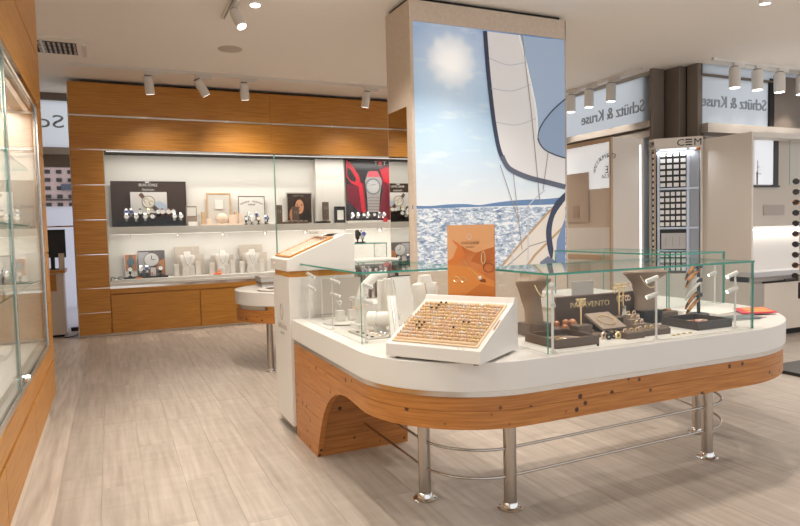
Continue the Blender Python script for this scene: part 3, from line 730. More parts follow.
part(t, 'printed_hands', M().box(cx-.004, cx+.004, y-.001, y, cz, cz+.06).box(cx, cx+.045, y-.001, y, cz-.004, cz+.004), black)
st = thing('watch_plinth', 'low black plinth under the watches of the grey wrist poster', 'plinth', ((x0+x1)/2, 9.6, ZB)); part(st, 'slab', M().box(x0-.20, x1+.02, 9.52, 9.66, ZB, ZB+.022), black)
part(st, 'tag', M().box(x0-.05, x0+.04, 9.50, 9.519, ZB, ZB+.02), orange)
for i, (px, k) in enumerate(((130, 'black'), (141, 'steel'), (147, 'blue'), (160.5, 'black'))):
    yy = 9.59; watch(k, xz(px, 270, yy)[0], yy, ZB+.0225, '%s, %s on the low black plinth' % (KW[k], ORD[i]), 'watches on the black plinth', 0, 1.15)
xq, _ = xz(153.2, 268, 9.57)
t = thing('price_card', 'small white card with a red mark on the low black plinth', 'card', (xq, 9.57, ZB+.0225)); part(t, 'card', M().box(xq-.035, xq+.035, 9.57, 9.578, ZB+.0225, ZB+.14), white); part(t, 'mark', M().box(xq-.025, xq-.01, 9.567, 9.57, ZB+.04, ZB+.075), red)
xq, _ = xz(118, 281, 9.45)
t = thing('spectacles', 'folded dark spectacles lying at the left end of the lower bay', 'glasses', (xq, 9.46, ZB))
part(t, 'front', M().tube([(xq-.06+.028*math.cos(q), 9.46, ZB+.02+.018*math.sin(q)) for q in [2*PI*i/12 for i in range(12)]], .004, 5, True).tube([(xq+.03+.028*math.cos(q), 9.46, ZB+.02+.018*math.sin(q)) for q in [2*PI*i/12 for i in range(12)]], .004, 5, True), black)
part(t, 'temple', M().tube([(xq-.08, 9.465, ZB+.025), (xq+.06, 9.49, ZB+.006)], .004, 5), black)
# busts
def bust_profile(h, w_):
    """white necklace bust: neck, shoulders, body tapering to a foot; (z, half width, half depth)"""
    return [(0, .38*w_, .06), (.02*h, .40*w_, .06), (.30*h, .30*w_, .045), (.55*h, .40*w_, .04), (.74*h, .50*w_, .035), (.84*h, .47*w_, .03), (.87*h, .24*w_, .028), (.97*h, .20*w_, .028), (1.0*h, .19*w_, .024)]
def bust(name, x, y, z, h, w_, mt, label, rz=0, group=None, chain=gold, dep=1.0, nn=18, lean=0.0):
    t = thing(name, label, 'necklace bust', (x, y, z), rz, group)
    m = M(); prof = bust_profile(h, w_); vs = []
    for (zz, hw, hd) in prof:
        for i in range(nn):
            a = 2*PI*i/nn; c, s_ = math.cos(a), math.sin(a)
            vs.append((hw*math.copysign(abs(c)**.7, c), hd*dep*math.copysign(abs(s_)**.7, s_)+lean*zz, zz))
    k = len(prof)
    fs = [(i*nn+j, i*nn+(j+1) % nn, (i+1)*nn+(j+1) % nn, (i+1)*nn+j) for i in range(k-1) for j in range(nn)] + [tuple(range(nn-1, -1, -1)), tuple(range((k-1)*nn, k*nn))]
    m.add(vs, fs); part(t, 'body', m, mt, True, local=True)
    if chain:
        pts = []
        for i in range(15):
            u = -1+2*i/14; zz = h*(.88-.42*(1-u*u)); pts.append((u*w_*.25, -(.04*dep)-.012+lean*zz, zz))
        part(t, 'chain', M().tube(pts, .0035, 5), chain, True, local=True)
        part(t, 'pendant', M().sphere((0, -.04*dep-.016+lean*h*.45, h*.44), .011, 8, 6), chain, True, local=True)
    return t
wb = mat('white_leatherette', S(226, 220, 213), .6)
for i, (px, bl0, br0, bt, bot, l) in enumerate(((187, 174, 199, 247, 277, 'below the card holder and oak frame'), (222, 210.5, 233.5, 255.5, 275, 'with an orange ornament before it'), (251.5, 239, 262, 245, 273, 'nearest the green glass joint'))):
    yb_ = 9.79; x0, z1 = xz(bl0, bt, yb_); x1, _ = xz(br0, bt, yb_)
    solo('backing_board', M().box(x0, x1, yb_, yb_+.015, ZB, z1), mat('backing_taupe', S(196, 184, 172), .7), 'taupe square backing board behind the white bust ' + l, 'board', 'backing boards in the lower bay')
    solo('backing_board', M().box(x0+.03, x1+.06, yb_-.045, yb_-.03, ZB, z1-.12), mat('backing_taupe2', S(204, 192, 180), .7), 'low taupe front board by the white bust ' + l, 'board', 'backing boards in the lower bay')
    xb, zt = xz(px, 251 if i else 252, 9.66)
    bust('necklace_bust', xb, 9.66, ZB, .345, .22, wb, 'white necklace bust on the lower shelf, ' + l, 0, 'white busts in the lower bay', silver)
    for j, (dx, hh, yy) in enumerate(((-.16, .17, 9.60), (-.05, .10, 9.56), (.05, .14, 9.55), (.14, .20, 9.62))):
        t = thing('earring_block', 'white %s block, %s of four around the bust %s' % ('tall' if hh > .15 else 'low', ORD[j], l), 'block', (xb+dx, yy, ZB), 0, 'white earring blocks')
        bev(part(t, 'block', M().box(xb+dx-.033, xb+dx+.033, yy-.02, yy+.02, ZB, ZB+hh), white), .004)
        part(t, 'earring', M().sphere((xb+dx-.012, yy-.024, ZB+hh-.03), .006).sphere((xb+dx+.012, yy-.024, ZB+hh-.03), .006), rose)
xq, _ = xz(218, 273, 9.5)
t = thing('orange_ornament', 'small orange ornament before the middle white bust', 'ornament', (xq, 9.5, ZB))
part(t, 'shell', M().lathe([(.03, ZB), (.035, ZB+.02), (.012, ZB+.05), (.002, ZB+.075)], (xq+.02, 9.5, 0), 10), mat('orange_glaze', S(225, 96, 20), .35), True)
part(t, 'petal', M().sphere((xq-.035, 9.5, ZB+.012), .03, sc3=(1.4, .7, .4)), MATS['orange_glaze'], True)

# ================================================================== PASSAGE : desk, monitor, cable
t = thing('cash_desk', 'cream desk unit with brown wood edge in the passage', 'desk', (-.68, 9.7, 0))
part(t, 'side_panel', M().box(-.95, -.60, 9.60, 10.1, .03, .86), cream)
part(t, 'desk_top', M().box(-.98, -.57, 9.56, 10.12, .86, .90), wood)
part(t, 'foot', M().box(-.93, -.62, 9.62, 10.08, 0, .03), dark)
part(t, 'drawer_front', M().box(-.955, -.68, 9.585, 9.60, .62, .84), wood)
t = thing('monitor', 'black monitor standing on the desk in the passage', 'monitor', (-.72, 9.85, .90))
part(t, 'screen', M().box(-.92, -.56, 9.82, 9.86, 1.06, 1.44), black); part(t, 'neck', M().box(-.75, -.70, 9.83, 9.86, .91, 1.08), black); part(t, 'foot', M().box(-.82, -.63, 9.76, 9.93, .90, .912), black)
bev(solo('card_terminal', M().box(-.64, -.575, 9.60, 9.70, .9005, 1.12), cream, 'cream card box beside the black monitor', 'box'), .006)
cab_ = M().tube([(-.47, 10.3, .35), (-.45, 10.05, .12), (-.44, 9.9, .02), (-.47, 9.7, .008), (-.50, 9.5, .008), (-.62, 9.45, .008)], .007, 6)
solo('power_cable', cab_, blackl, 'dark cable looping down to the floor in the passage', 'cable', smooth=True)
solo('power_strip', M().box(-.56, -.44, 10.1, 10.16, 0, .05), black, 'black power strip on the floor below the passage window', 'power strip')

# ================================================================== TALL GLAZED CABINET (left)
XF = -.42; YE = 5.36; Y0 = -.6
tc_ = thing('tall_cabinet', 'tall orange wood cabinet with glass doors along the aisle', 'cabinet', (-.7, 3, 0))
part(tc_, 'plinth', M().box(-1.05, -.465, Y0, 5.30, 0, .17), cream)
dy = [Y0, .82, 1.36+.5, 2.94, 4.02, 5.10]
part(tc_, 'base_core', M().box(-1.05, XF-.025, Y0, YE-.02, .17, .56), wood)
for i in range(5):
    a_, b_ = dy[i], dy[i+1]
    bev(part(tc_, 'cupboard_door', M().box(XF-.025, XF, a_+.004, b_-.004, .18, .432), wood), .003)
bev(part(tc_, 'corner_post', M().box(XF-.03, XF, 5.10, YE, .18, .432), wood), .003)
bev(part(tc_, 'top_rail', M().box(XF-.025, XF, Y0, YE, .452, .565), wood), .003)
part(tc_, 'groove', M().box(XF-.03, XF-.012, Y0, 5.10, .432, .452), dark)
part(tc_, 'bay_floor', M().box(-1.05, XF-.03, Y0, YE-.1, .56, .585), white)
part(tc_, 'chrome_rail', M().box(XF-.028, XF-.004, Y0, 5.097, .566, .60), chrome)
part(tc_, 'chrome_rail', M().box(XF-.026, XF, Y0, 5.097, 2.225, 2.27), chrome)
part(tc_, 'chrome_track', M().box(XF-.07, XF-.045, Y0, 5.097, .586, .61), chrome)
part(tc_, 'chrome_track', M().box(XF-.07, XF-.045, Y0, 5.097, 2.20, 2.225), chrome)
part(tc_, 'fascia_core', M().box(-1.05, XF-.03, Y0, YE-.02, 2.27, 3.38), cream)
for a_, b_ in ((Y0, 2.35), (2.354, 5.10)):
    bev(part(tc_, 'fascia_panel', M().box(XF-.03, XF, a_, YE if b_ == 5.10 else b_, 2.275, 2.638), wood), .003)
    bev(part(tc_, 'fascia_panel', M().box(XF-.03, XF, a_, YE if b_ == 5.10 else b_, 2.65, 3.39), wood), .003)
zz = [.57, .872, 1.229, 1.575, 1.93, 2.272]
for i in range(5):
    bev(part(tc_, 'end_post', M().box(XF-.045, XF, 5.10, YE, zz[i]+.004, zz[i+1]-.004), wood), .003)
part(tc_, 'end_panel', M().box(-1.05, XF-.045, 5.29, YE-.002, .17, 3.38), wood)
part(tc_, 'end_lining', M().box(-1.05, XF-.045, 5.275, 5.29, .585, 2.27), cream)
for z in zz[1:5]:
    part(tc_, 'lining_joint', M().box(-1.0, XF-.05, 5.270, 5.275, z-.006, z+.006), white)
part(tc_, 'back_panel', M().box(-1.07, -1.04, Y0, YE, .17, 3.38), whitem)
pane(tc_, 'glass_door', XF-.018, XF-.010, 3.60, 5.045, .600, 2.225)
pane(tc_, 'glass_door', XF-.018, XF-.010, 1.90, 3.575, .600, 2.225)
pane(tc_, 'glass_door', XF-.062, XF-.054, .30, 1.94, .60, 2.21)
part(tc_, 'door_stile', M().box(XF-.024, XF-.006, 3.577, 3.598, .60, 2.225), steel)
part(tc_, 'end_stile', M().box(XF-.03, XF-.002, 5.045, 5.097, .60, 2.225), steel)
lk = part(tc_, 'lock', M().cyl((XF-.01, 3.66, .64), (XF+.025, 3.66, .64), .018, n=12), chrome, True)
part(lk, 'key_bar', M().box(XF+.018, XF+.03, 3.60, 3.72, .632, .648), chrome)
for z in (1.02, 1.42, 1.82):
    pane(tc_, 'glass_shelf', -1.03, XF-.09, Y0, 5.25, z, z+.01)
part(tc_, 'led_strip', M().box(-.52, -.50, Y0+.3, 5.1, 2.262, 2.269), ledm)
area((-.6, 3.2, 2.24), (-.72, 3.2, 1.0), LED_W*4.2, .06, 4.0).rotation_euler = (0, math.radians(12), 0)
# goods behind the glass
def slant_tray(x, y, z, w_, d_, h, label, mt=white, rz=0, group=None):
    t = thing('slanted_tray', label, 'tray', (x, y, z), rz, group)
    T = frame((-d_/2, w_/2, 0), (1, 0, 0), (0, 0, 1))
    part(t, 'wedge', M().prism([(0, 0), (d_, 0), (d_, .03), (0, h)], T, w_), mt, local=True)
    for i in range(4):
        q = -w_/2+w_*(i+.5)/4
        part(t, 'ring', M().tube([(.02+.012*math.cos(a), q+.016*math.sin(a), h*.45+.03) for a in [2*PI*k/9 for k in range(9)]], .003, 4, True), rose if i % 2 else silver, local=True)
    return t
gi = 0
for (y_, z, kind, l) in ((4.75, .5855, 'tray', 'far end of the cabinet floor'), (4.2, .5855, 'tray', 'cabinet floor beside the lock'), (3.35, .5855, 'tray', 'cabinet floor before the lock'), (2.9, .5855, 'bust', 'cabinet floor'),
                         (4.9, 1.0305, 'box', 'far end of the lowest glass shelf'), (4.3, 1.0305, 'bust', 'lowest glass shelf, far'), (3.75, 1.0305, 'box', 'lowest glass shelf, middle'), (3.2, 1.0305, 'tray', 'lowest glass shelf, near'),
                         (4.8, 1.4305, 'bust', 'middle glass shelf, far'), (4.2, 1.4305, 'box', 'middle glass shelf, middle'), (3.6, 1.4305, 'tray', 'middle glass shelf, near'),
                         (4.7, 1.8305, 'box', 'top glass shelf, far'), (4.0, 1.8305, 'tray', 'top glass shelf, near')):
    if kind == 'tray': slant_tray(-.75, y_, z, .34, .26, .12, 'white slanted ring tray in the tall cabinet, ' + l, white, 0, 'slanted trays in the tall cabinet')
    elif kind == 'bust': bust('necklace_bust', -.78, y_, z, .30, .20, wb, 'white necklace bust in the tall cabinet, ' + l, PI/2, 'busts in the tall cabinet', silver)
    else:
        t = thing('watch_box', 'white box with a dark watch in tall cabinet, ' + l, 'box', (-.75, y_, z), 0, 'boxes in the tall cabinet')
        bev(part(t, 'box', M().box(-.09, .09, -.12, .12, 0, .11), white, local=True), .006)
        part(t, 'lid', M().box(-.10, -.09, -.12, .12, .11, .23), white, local=True)
        part(t, 'watch', M().cyl((.092, 0, .06), (.10, 0, .06), .028, n=14).box(.09, .096, -.012, .012, .01, .11), strap_k, local=True)

# ================================================================== TOWER
TX0, TX1, TY0, TY1, TZ = 2.482, 4.19, 5.15, 5.67, 3.362
tw = thing('picture_tower', 'tall beige tower with a large backlit sailing picture and side mirror', 'tower', ((TX0+TX1)/2, 5.47, 0))
def TP(px, py, d=0): p = PX(px, py, y=TY0); return Vector((p.x, TY0-d, p.z))
pl, pr = TP(412.2, 20).x, TP(565.3, 40).x
pt = (TP(412.2, 20).z+TP(565.3, 40).z)/2; pb = .95
body = M().box(TX0, TX1, TY0+.02, TY1, 0, TZ)
body.box(TX0, pl, TY0-.006, TY0+.02, 0, TZ).box(pr, TX1, TY0-.006, TY0+.02, 0, TZ).box(pl, pr, TY0-.006, TY0+.02, pt, TZ).box(pl, pr, TY0-.006, TY0+.02, 0, pb)
part(tw, 'body', body, towerm)
part(tw, 'shadow_gap', M().box(TX0+.03, TX1-.03, TY0+.04, TY1-.03, TZ, ZC), dark)
a_ = PX(388.5, 114, x=TX0); b_ = PX(407, 107, x=TX0)
part(tw, 'side_mirror', M().box(TX0-.006, TX0, b_.y, a_.y, .95, (a_.z+b_.z)/2), mirror)
# printed picture : base sheet holds sky and water, layers on top hold the yacht
def emis(name, col, s_=1.0):
    m = mat(name, col, .3, 0, 0); p = m.node_tree.nodes['Principled BSDF']
    p.inputs['Emission Color'].default_value = col; p.inputs['Emission Strength'].default_value = s_*PIC; return m
PIC = .34
def sky_mat():
    m = bpy.data.materials.new('backlit_sky_print'); m.use_nodes = True
    t, N, L, p = nt(m)
    tc = N.new('ShaderNodeTexCoord'); sx = N.new('ShaderNodeSeparateXYZ'); L.new(tc.outputs['Generated'], sx.inputs[0])
    cr = N.new('ShaderNodeValToRGB'); e = cr.color_ramp.elements
    e[0].position = 0; e[0].color = S(220, 224, 226); e[1].position = 1; e[1].color = S(94, 142, 194)
    for pos, c in ((.12, S(206, 216, 224)), (.35, S(178, 202, 220)), (.65, S(130, 172, 208))): q = e.new(pos); q.color = c
    L.new(sx.outputs[2], cr.inputs[0])
    # printed sun disc with rays
    sub = N.new('ShaderNodeVectorMath'); sub.operation = 'SUBTRACT'; L.new(tc.outputs['Object'], sub.inputs[0])
    sun = TP(452, 61); base = Vector(((pl+pr)/2, TY0+.006, HZ)); rel = sun-base
    sub.inputs[1].default_value = (rel.x, 0, rel.z)
    sp = N.new('ShaderNodeSeparateXYZ'); L.new(sub.outputs[0], sp.inputs[0])
    cb = N.new('ShaderNodeCombineXYZ'); L.new(sp.outputs[0], cb.inputs[0]); L.new(sp.outputs[2], cb.inputs[1])
    ln = N.new('ShaderNodeVectorMath'); ln.operation = 'LENGTH'; L.new(cb.outputs[0], ln.inputs[0])
    at = N.new('ShaderNodeMath'); at.operation = 'ARCTAN2'; L.new(sp.outputs[2], at.inputs[0]); L.new(sp.outputs[0], at.inputs[1])
    mu = N.new('ShaderNodeMath'); mu.operation = 'MULTIPLY'; mu.inputs[1].default_value = 11; L.new(at.outputs[0], mu.inputs[0])
    cs = N.new('ShaderNodeMath'); cs.operation = 'COSINE'; L.new(mu.outputs[0], cs.inputs[0])
    ma = N.new('ShaderNodeMath'); ma.operation = 'MULTIPLY_ADD'; ma.inputs[1].default_value = -.010; L.new(cs.outputs[0], ma.inputs[0]); L.new(ln.outputs['Value'], ma.inputs[2])
    r2 = N.new('ShaderNodeValToRGB'); q = r2.color_ramp.elements
    q[0].position = .06; q[0].color = (1, 1, 1, 1); q[1].position = .75; q[1].color = (0, 0, 0, 1); k = q.new(.17); k.color = (.75, .75, .75, 1); k = q.new(.27); k.color = (.34, .34, .34, 1)
    r2.color_ramp.interpolation = 'B_SPLINE'
    L.new(ma.outputs[0], r2.inputs[0])
    no = N.new('ShaderNodeTexNoise'); no.inputs['Scale'].default_value = 2.2; no.inputs['Detail'].default_value = 5
    mp = N.new('ShaderNodeMapping'); mp.inputs['Scale'].default_value = (1, 1, 4); L.new(tc.outputs['Object'], mp.inputs[0]); L.new(mp.outputs[0], no.inputs[0])
    r3 = N.new('ShaderNodeValToRGB'); r3.color_ramp.elements[0].position = .55; r3.color_ramp.elements[1].position = .8
    r3.color_ramp.elements[0].color = (0, 0, 0, 1); r3.color_ramp.elements[1].color = (.35, .35, .35, 1); L.new(no.outputs[0], r3.inputs[0])
    ad = N.new('ShaderNodeMath'); ad.use_clamp = True; L.new(r2.outputs[0], ad.inputs[0]); L.new(r3.outputs[0], ad.inputs[1])
    mx = N.new('ShaderNodeMix'); mx.data_type = 'RGBA'; L.new(ad.outputs[0], mx.inputs['Factor']); L.new(cr.outputs[0], mx.inputs['A']); mx.inputs['B'].default_value = (1, 1, .98, 1)
    L.new(mx.outputs['Result'], p.inputs['Emission Color']); p.inputs['Emission Strength'].default_value = PIC*1.15
    L.new(mx.outputs['Result'], p.inputs['Base Color']); p.inputs['Roughness'].default_value = .3
    return m
HZ = TP(413, 208).z
def sea_mat():
    m = bpy.data.materials.new('backlit_sea_print'); m.use_nodes = True
    t, N, L, p = nt(m)
    tc = N.new('ShaderNodeTexCoord'); mp = N.new('ShaderNodeMapping'); mp.inputs['Scale'].default_value = (6, 1, 15); L.new(tc.outputs['Object'], mp.inputs[0])
    no = N.new('ShaderNodeTexNoise'); no.inputs['Scale'].default_value = 2.0; no.inputs['Detail'].default_value = 8; no.inputs['Roughness'].default_value = .82; no.inputs['Distortion'].default_value = .6; L.new(mp.outputs[0], no.inputs[0])
    cr = N.new('ShaderNodeValToRGB'); e = cr.color_ramp.elements
    e[0].position = .36; e[0].color = S(82, 102, 132); e[1].position = .62; e[1].color = S(250, 252, 252)
    q = e.new(.47); q.color = S(150, 166, 186); q = e.new(.54); q.color = S(214, 220, 226)
    L.new(no.outputs[0], cr.inputs[0]); L.new(cr.outputs[0], p.inputs['Emission Color']); L.new(cr.outputs[0], p.inputs['Base Color'])
    p.inputs['Emission Strength'].default_value = PIC*1.05; return m
pic = part(tw, 'picture', M().box(pl, pr, TY0+.006, TY0+.02, HZ, pt), sky_mat(), label='backlit photograph of a sailing yacht under a bright sun')
part(pic, 'printed_sea', M().box(pl, pr, TY0+.006, TY0+.02, pb, HZ), sea_mat())
LAY = [0]
def layer(name, pts, mt, k):
    part(pic, name, M().flat([TP(a, b)+Vector((0, .006-.0012*k, 0)) for a, b in pts], .0009), mt)
def line(name, pts, wpx, mt, k):
    """printed line: ribbon of given width in photo pixels, lying in the sheet"""
    P_ = [TP(a, b) for a, b in pts]; s_ = (TP(500, 100)-TP(501, 100)).length*wpx/2
    m = M(); n = len(P_); A = []; B = []
    for i in range(n):
        d = (P_[min(i+1, n-1)]-P_[max(i-1, 0)]).normalized(); q = Vector((-d.z, 0, d.x))*s_
        A.append(P_[i]+q+Vector((0, .006-.0012*k, 0))); B.append(P_[i]-q+Vector((0, .006-.0012*k, 0)))
    for i in range(n-1): m.flat([A[i], A[i+1], B[i+1], B[i]], .0009)
    part(pic, name, m, mt)
def curve(pts, n=14):
    out = []
    P_ = [pts[0]]+list(pts)+[pts[-1]]
    for i in range(1, len(P_)-2):
        for j in range(n):
            t = j/n; a, b, c, d = P_[i-1], P_[i], P_[i+1], P_[i+2]
            out.append(tuple(.5*((2*b[k])+(-a[k]+c[k])*t+(2*a[k]-5*b[k]+4*c[k]-d[k])*t*t+(-a[k]+3*b[k]-3*c[k]+d[k])*t**3) for k in (0, 1)))
    out.append(pts[-1]); return out
e_sail = emis('print_sail', S(216, 214, 214)); e_sail2 = emis('print_sail_shade', S(158, 178, 204)); e_navy = emis('print_navy', S(52, 58, 80)); e_hill = emis('print_hills', S(96, 126, 166))
e_deck = emis('print_deck', S(212, 204, 194)); e_rope = emis('print_rope', S(150, 140, 132)); e_blue = emis('print_canvas_blue', S(110, 130, 165)); e_whitep = emis('print_white', S(238, 238, 236)); e_gull = emis('print_sail_mid', S(186, 188, 194)); e_teak = emis('print_teak', S(176, 146, 112))
layer('printed_hills', [(412.3, 209)]+curve([(412.3, 205.5), (430, 206), (447, 204.5), (465, 204), (480, 205), (497, 202.5), (520, 200), (545, 199), (565.2, 197)], 5)+[(565.2, 204)], e_hill, 1)
layer('printed_jib', [(485, 31)]+curve([(485, 31), (488, 70), (493, 115), (498, 145), (504, 162)], 6)+curve([(512, 172), (530, 178), (550, 183), (565.2, 187)], 5)+[(565.2, 41), (519, 35)], e_sail, 2)
layer('printed_sail_shade', [(519, 35.2), (565.2, 40.6)]+curve([(565.2, 158), (552, 153), (541, 143), (538, 138)], 5)+curve([(536, 110), (530, 80), (523, 50)], 4), e_sail2, 3)
layer('printed_inner_sail', curve([(565.2, 100), (552, 112), (541, 127), (538, 138), (543, 147), (553, 153), (565.2, 157)], 5), emis('print_blue_sail', S(140, 160, 188)), 4)
line('printed_sail_edge', curve([(565.2, 99), (552, 111), (541, 126), (538, 138), (543, 148), (553, 154), (565.2, 158)], 5), 1.2, e_navy, 5)
line('printed_leech', curve([(519, 35), (523, 50), (530, 80), (536, 110), (538, 138)], 5), 1.6, e_whitep, 5)
line('printed_luff', curve([(485, 31), (488, 70), (493, 115), (498, 145), (503, 160)], 5), 4.0, e_navy, 5)
line('printed_boom', curve([(502, 156), (507, 166), (515, 172), (530, 178), (550, 183), (565.2, 187)], 5), 4.5, emis('print_boom', S(88, 92, 108)), 6)
for a, b in (((489, 58), (527, 62)), ((491, 88), (532, 84)), ((496, 122), (537, 118))):
    line('printed_seam', curve([a, ((a[0]+b[0])/2, (a[1]+b[1])/2+5), b], 5), .7, e_gull, 5)
line('printed_stay', [(522, 34), (531, 110), (540, 204)], .9, e_rope, 6)
line('printed_stay', [(500, 165), (519, 222)], .7, e_rope, 6)
line('printed_stay', [(513, 172), (522, 250)], .7, e_rope, 6)
line('printed_stay', [(548, 152), (543, 190)], .8, e_rope, 6)
layer('printed_deck', [(497, 275), (512, 255), (528, 236), (545, 218), (565.2, 196), (565.2, 300), (497, 300)], e_deck, 3)
line('printed_toe_rail', [(497, 272), (520, 244), (545, 216), (565.2, 195)], 2.0, e_teak, 4)
line('printed_deck_seam', [(510, 290), (535, 255), (565.2, 225)], 2.2, e_teak, 4)
line('printed_deck_seam', [(505, 268), (530, 246), (550, 240)], .9, e_rope, 4)
layer('printed_bimini', curve([(565.2, 192), (555, 203), (549, 217), (546, 232), (548, 250), (552, 262)], 4)+curve([(553.5, 250), (551.5, 232), (555, 215), (565.2, 200)], 4), e_navy, 5)
layer('printed_canvas', [(557, 240), (565.2, 218), (565.2, 300), (553, 300)], e_blue, 5)
layer('printed_winch', [(540, 262), (548, 256), (557, 262), (562, 285), (548, 300), (536, 300)], emis('print_winch', S(104, 112, 130)), 6)
layer('printed_sheet_rope', [(545, 268), (553, 266), (552, 278), (544, 280)], e_deck, 7)
line('printed_rail', [(528, 262), (528, 205)], 1.1, e_gull, 6)
line('printed_rail', [(512, 272), (512, 232)], 1.1, e_gull, 6)
line('printed_rail', curve([(512, 233), (528, 206), (545, 190)], 4), .9, e_gull, 6)

# ================================================================== ISLAND COUNTER
ZT = .772
LX, LY, LR = 1.635, 2.83, .57                  # rounded front corner by the ring tray
RX, RY, RR = 3.03, 3.14, .88                 # wide rounded end
YW = 4.055                                     # wing ends at the podium
YR = 4.55
def arc(cx, cy, r, a0, a1, n):
    return [(cx+r*math.cos(math.radians(a0+(a1-a0)*i/n)), cy+r*math.sin(math.radians(a0+(a1-a0)*i/n))) for i in range(n+1)]
def outer(off=0.0):
    pts = [(LX-LR+off, YW)] + [(LX-LR+off, YW-(YW-LY)*i/24) for i in range(1, 24)]
    pts += arc(LX, LY, LR-off, 180, 270, 24)
    pts += [(LX+(RX-LX)*i/12, LY-LR+off) for i in range(1, 12)]
    pts += arc(RX, RY, RR-off, 270, 360, 30)
    pts += [(RX+RR-off, RY+(YR-RY)*i/6) for i in range(1, 7)]
    return pts
def inner(off=0.0):
    p = [(3.36+off, YR), (3.36+off, 3.10)] + arc(3.16, 3.06, .20+off, 0, -90, 8)[1:] + arc(1.97, 3.11, .25+off, 270, 180, 8) + [(1.72-off, YW)]
    return p
isl = thing('display_counter', 'white topped knotty pine island counter on steel legs', 'counter', (2.5, 3.2, 0))
def ring_prism(z0, z1, off, ioff=0.0):
    poly = outer(off)+inner(ioff); n = len(poly)
    m = M(); m.add([(x, y, z0) for x, y in poly]+[(x, y, z1) for x, y in poly],
                   [tuple(range(n-1, -1, -1)), tuple(range(n, 2*n))]+[(i, (i+1) % n, n+(i+1) % n, n+i) for i in range(n)])
    return m
o = part(isl, 'counter_top', ring_prism(.6445, ZT, -.012), white, True); bev(o, .004)
part(isl, 'chrome_strip', ring_prism(.622, .645, -.007, .02), chrome, True)
part(isl, 'underside', ring_prism(.585, .627, .03, .03), cream)
def strip(path, ztop, zbot, th, mt, name, par, inward):
    """curved board: outer path with its own top and bottom heights per point, given thickness"""
    m = M(); n = len(path); vs = []
    for i, (x, y) in enumerate(path):
        xi, yi = inward[i]
        vs += [(x, y, zbot[i]), (x, y, ztop[i]), (xi, yi, ztop[i]), (xi, yi, zbot[i])]
    fs = []
    for i in range(n-1):
        a, b = 4*i, 4*(i+1)
        fs += [(a+j, a+(j+1) % 4, b+(j+1) % 4, b+j) for j in range(4)]
    fs += [(0, 1, 2, 3), (4*n-4, 4*n-1, 4*n-2, 4*n-3)]
    m.add(vs, fs); return part(par, name, m, mt, True)
ARCH = [(3.598, 0), (3.578, .05), (3.555, .105), (3.525, .17), (3.487, .24), (3.44, .31), (3.38, .372), (3.31, .422), (3.23, .46), (3.14, .484), (3.05, .493), (2.95, .490), (2.85, .482), (2.78, .478)]
def zb_at(y, s_left):
    if not s_left or y < 2.78: return .478
    if y >= 3.598: return 0.0
    for (y0, z0), (y1, z1) in zip(ARCH, ARCH[1:]):
        if y1 <= y <= y0: return z0+(z1-z0)*(y0-y)/(y0-y1)
    return .478
# outline with extra points through the arch
def skin_path(off):
    ys = [YW]+[YW-(YW-3.60)*i/3 for i in range(1, 4)]
    for (y0, _), (y1, _) in zip(ARCH, ARCH[1:]):
        ys += [y0+(y1-y0)*k/2 for k in range(2)]
    for zq in (.1085, .11, .2485, .25, .3985, .40):
        for (y0, z0), (y1, z1) in zip(ARCH, ARCH[1:]):
            if z0 < zq <= z1: ys.append(y0+(y1-y0)*(zq-z0)/(z1-z0))
    ys = sorted(set(q for q in ys if q > 2.86), reverse=True)
    pts = [(LX-LR+off, y) for y in ys]
    pts += arc(LX, LY, LR-off, 180, 270, 24)
    pts += [(LX+(RX-LX)*i/12, LY-LR+off) for i in range(1, 12)]
    pts += arc(RX, RY, RR-off, 270, 360, 30) + [(RX+RR-off, RY+(YR-RY)*i/4) for i in range(1, 5)]
    return pts
pa, pi_ = skin_path(0), skin_path(.032)
zbs = [zb_at(y, x < 1.09) for x, y in pa]
for (lo_z, hi_z) in ((.558, .6225), (.40, .5565), (.25, .3985), (.11, .2485), (0, .1085)):
    idx = [i for i in range(len(pa)) if zbs[i] <= hi_z+1e-5]
    runs = []
    for i in idx:
        if runs and runs[-1][-1] == i-1: runs[-1].append(i)
        else: runs.append([i])
    for r in runs:
        if len(r) < 2: continue
        strip([pa[i] for i in r], [hi_z]*len(r), [max(lo_z, zbs[i]) for i in r], .03, pine, 'board', isl, [pi_[i] for i in r])
# cross panel behind the arch
for (z0, z1) in ((0, .1085), (.11, .2485), (.25, .3985), (.40, .5565), (.558, .624)):
    part(isl, 'cross_board', M().box(1.099, 1.662, 3.602, 3.635, z0, z1), pine)
for (z0, z1) in ((.48, .5565), (.558, .624)):
    part(isl, 'back_board', M().box(1.69, 1.70, 3.15, YW, z0, z1), pine)
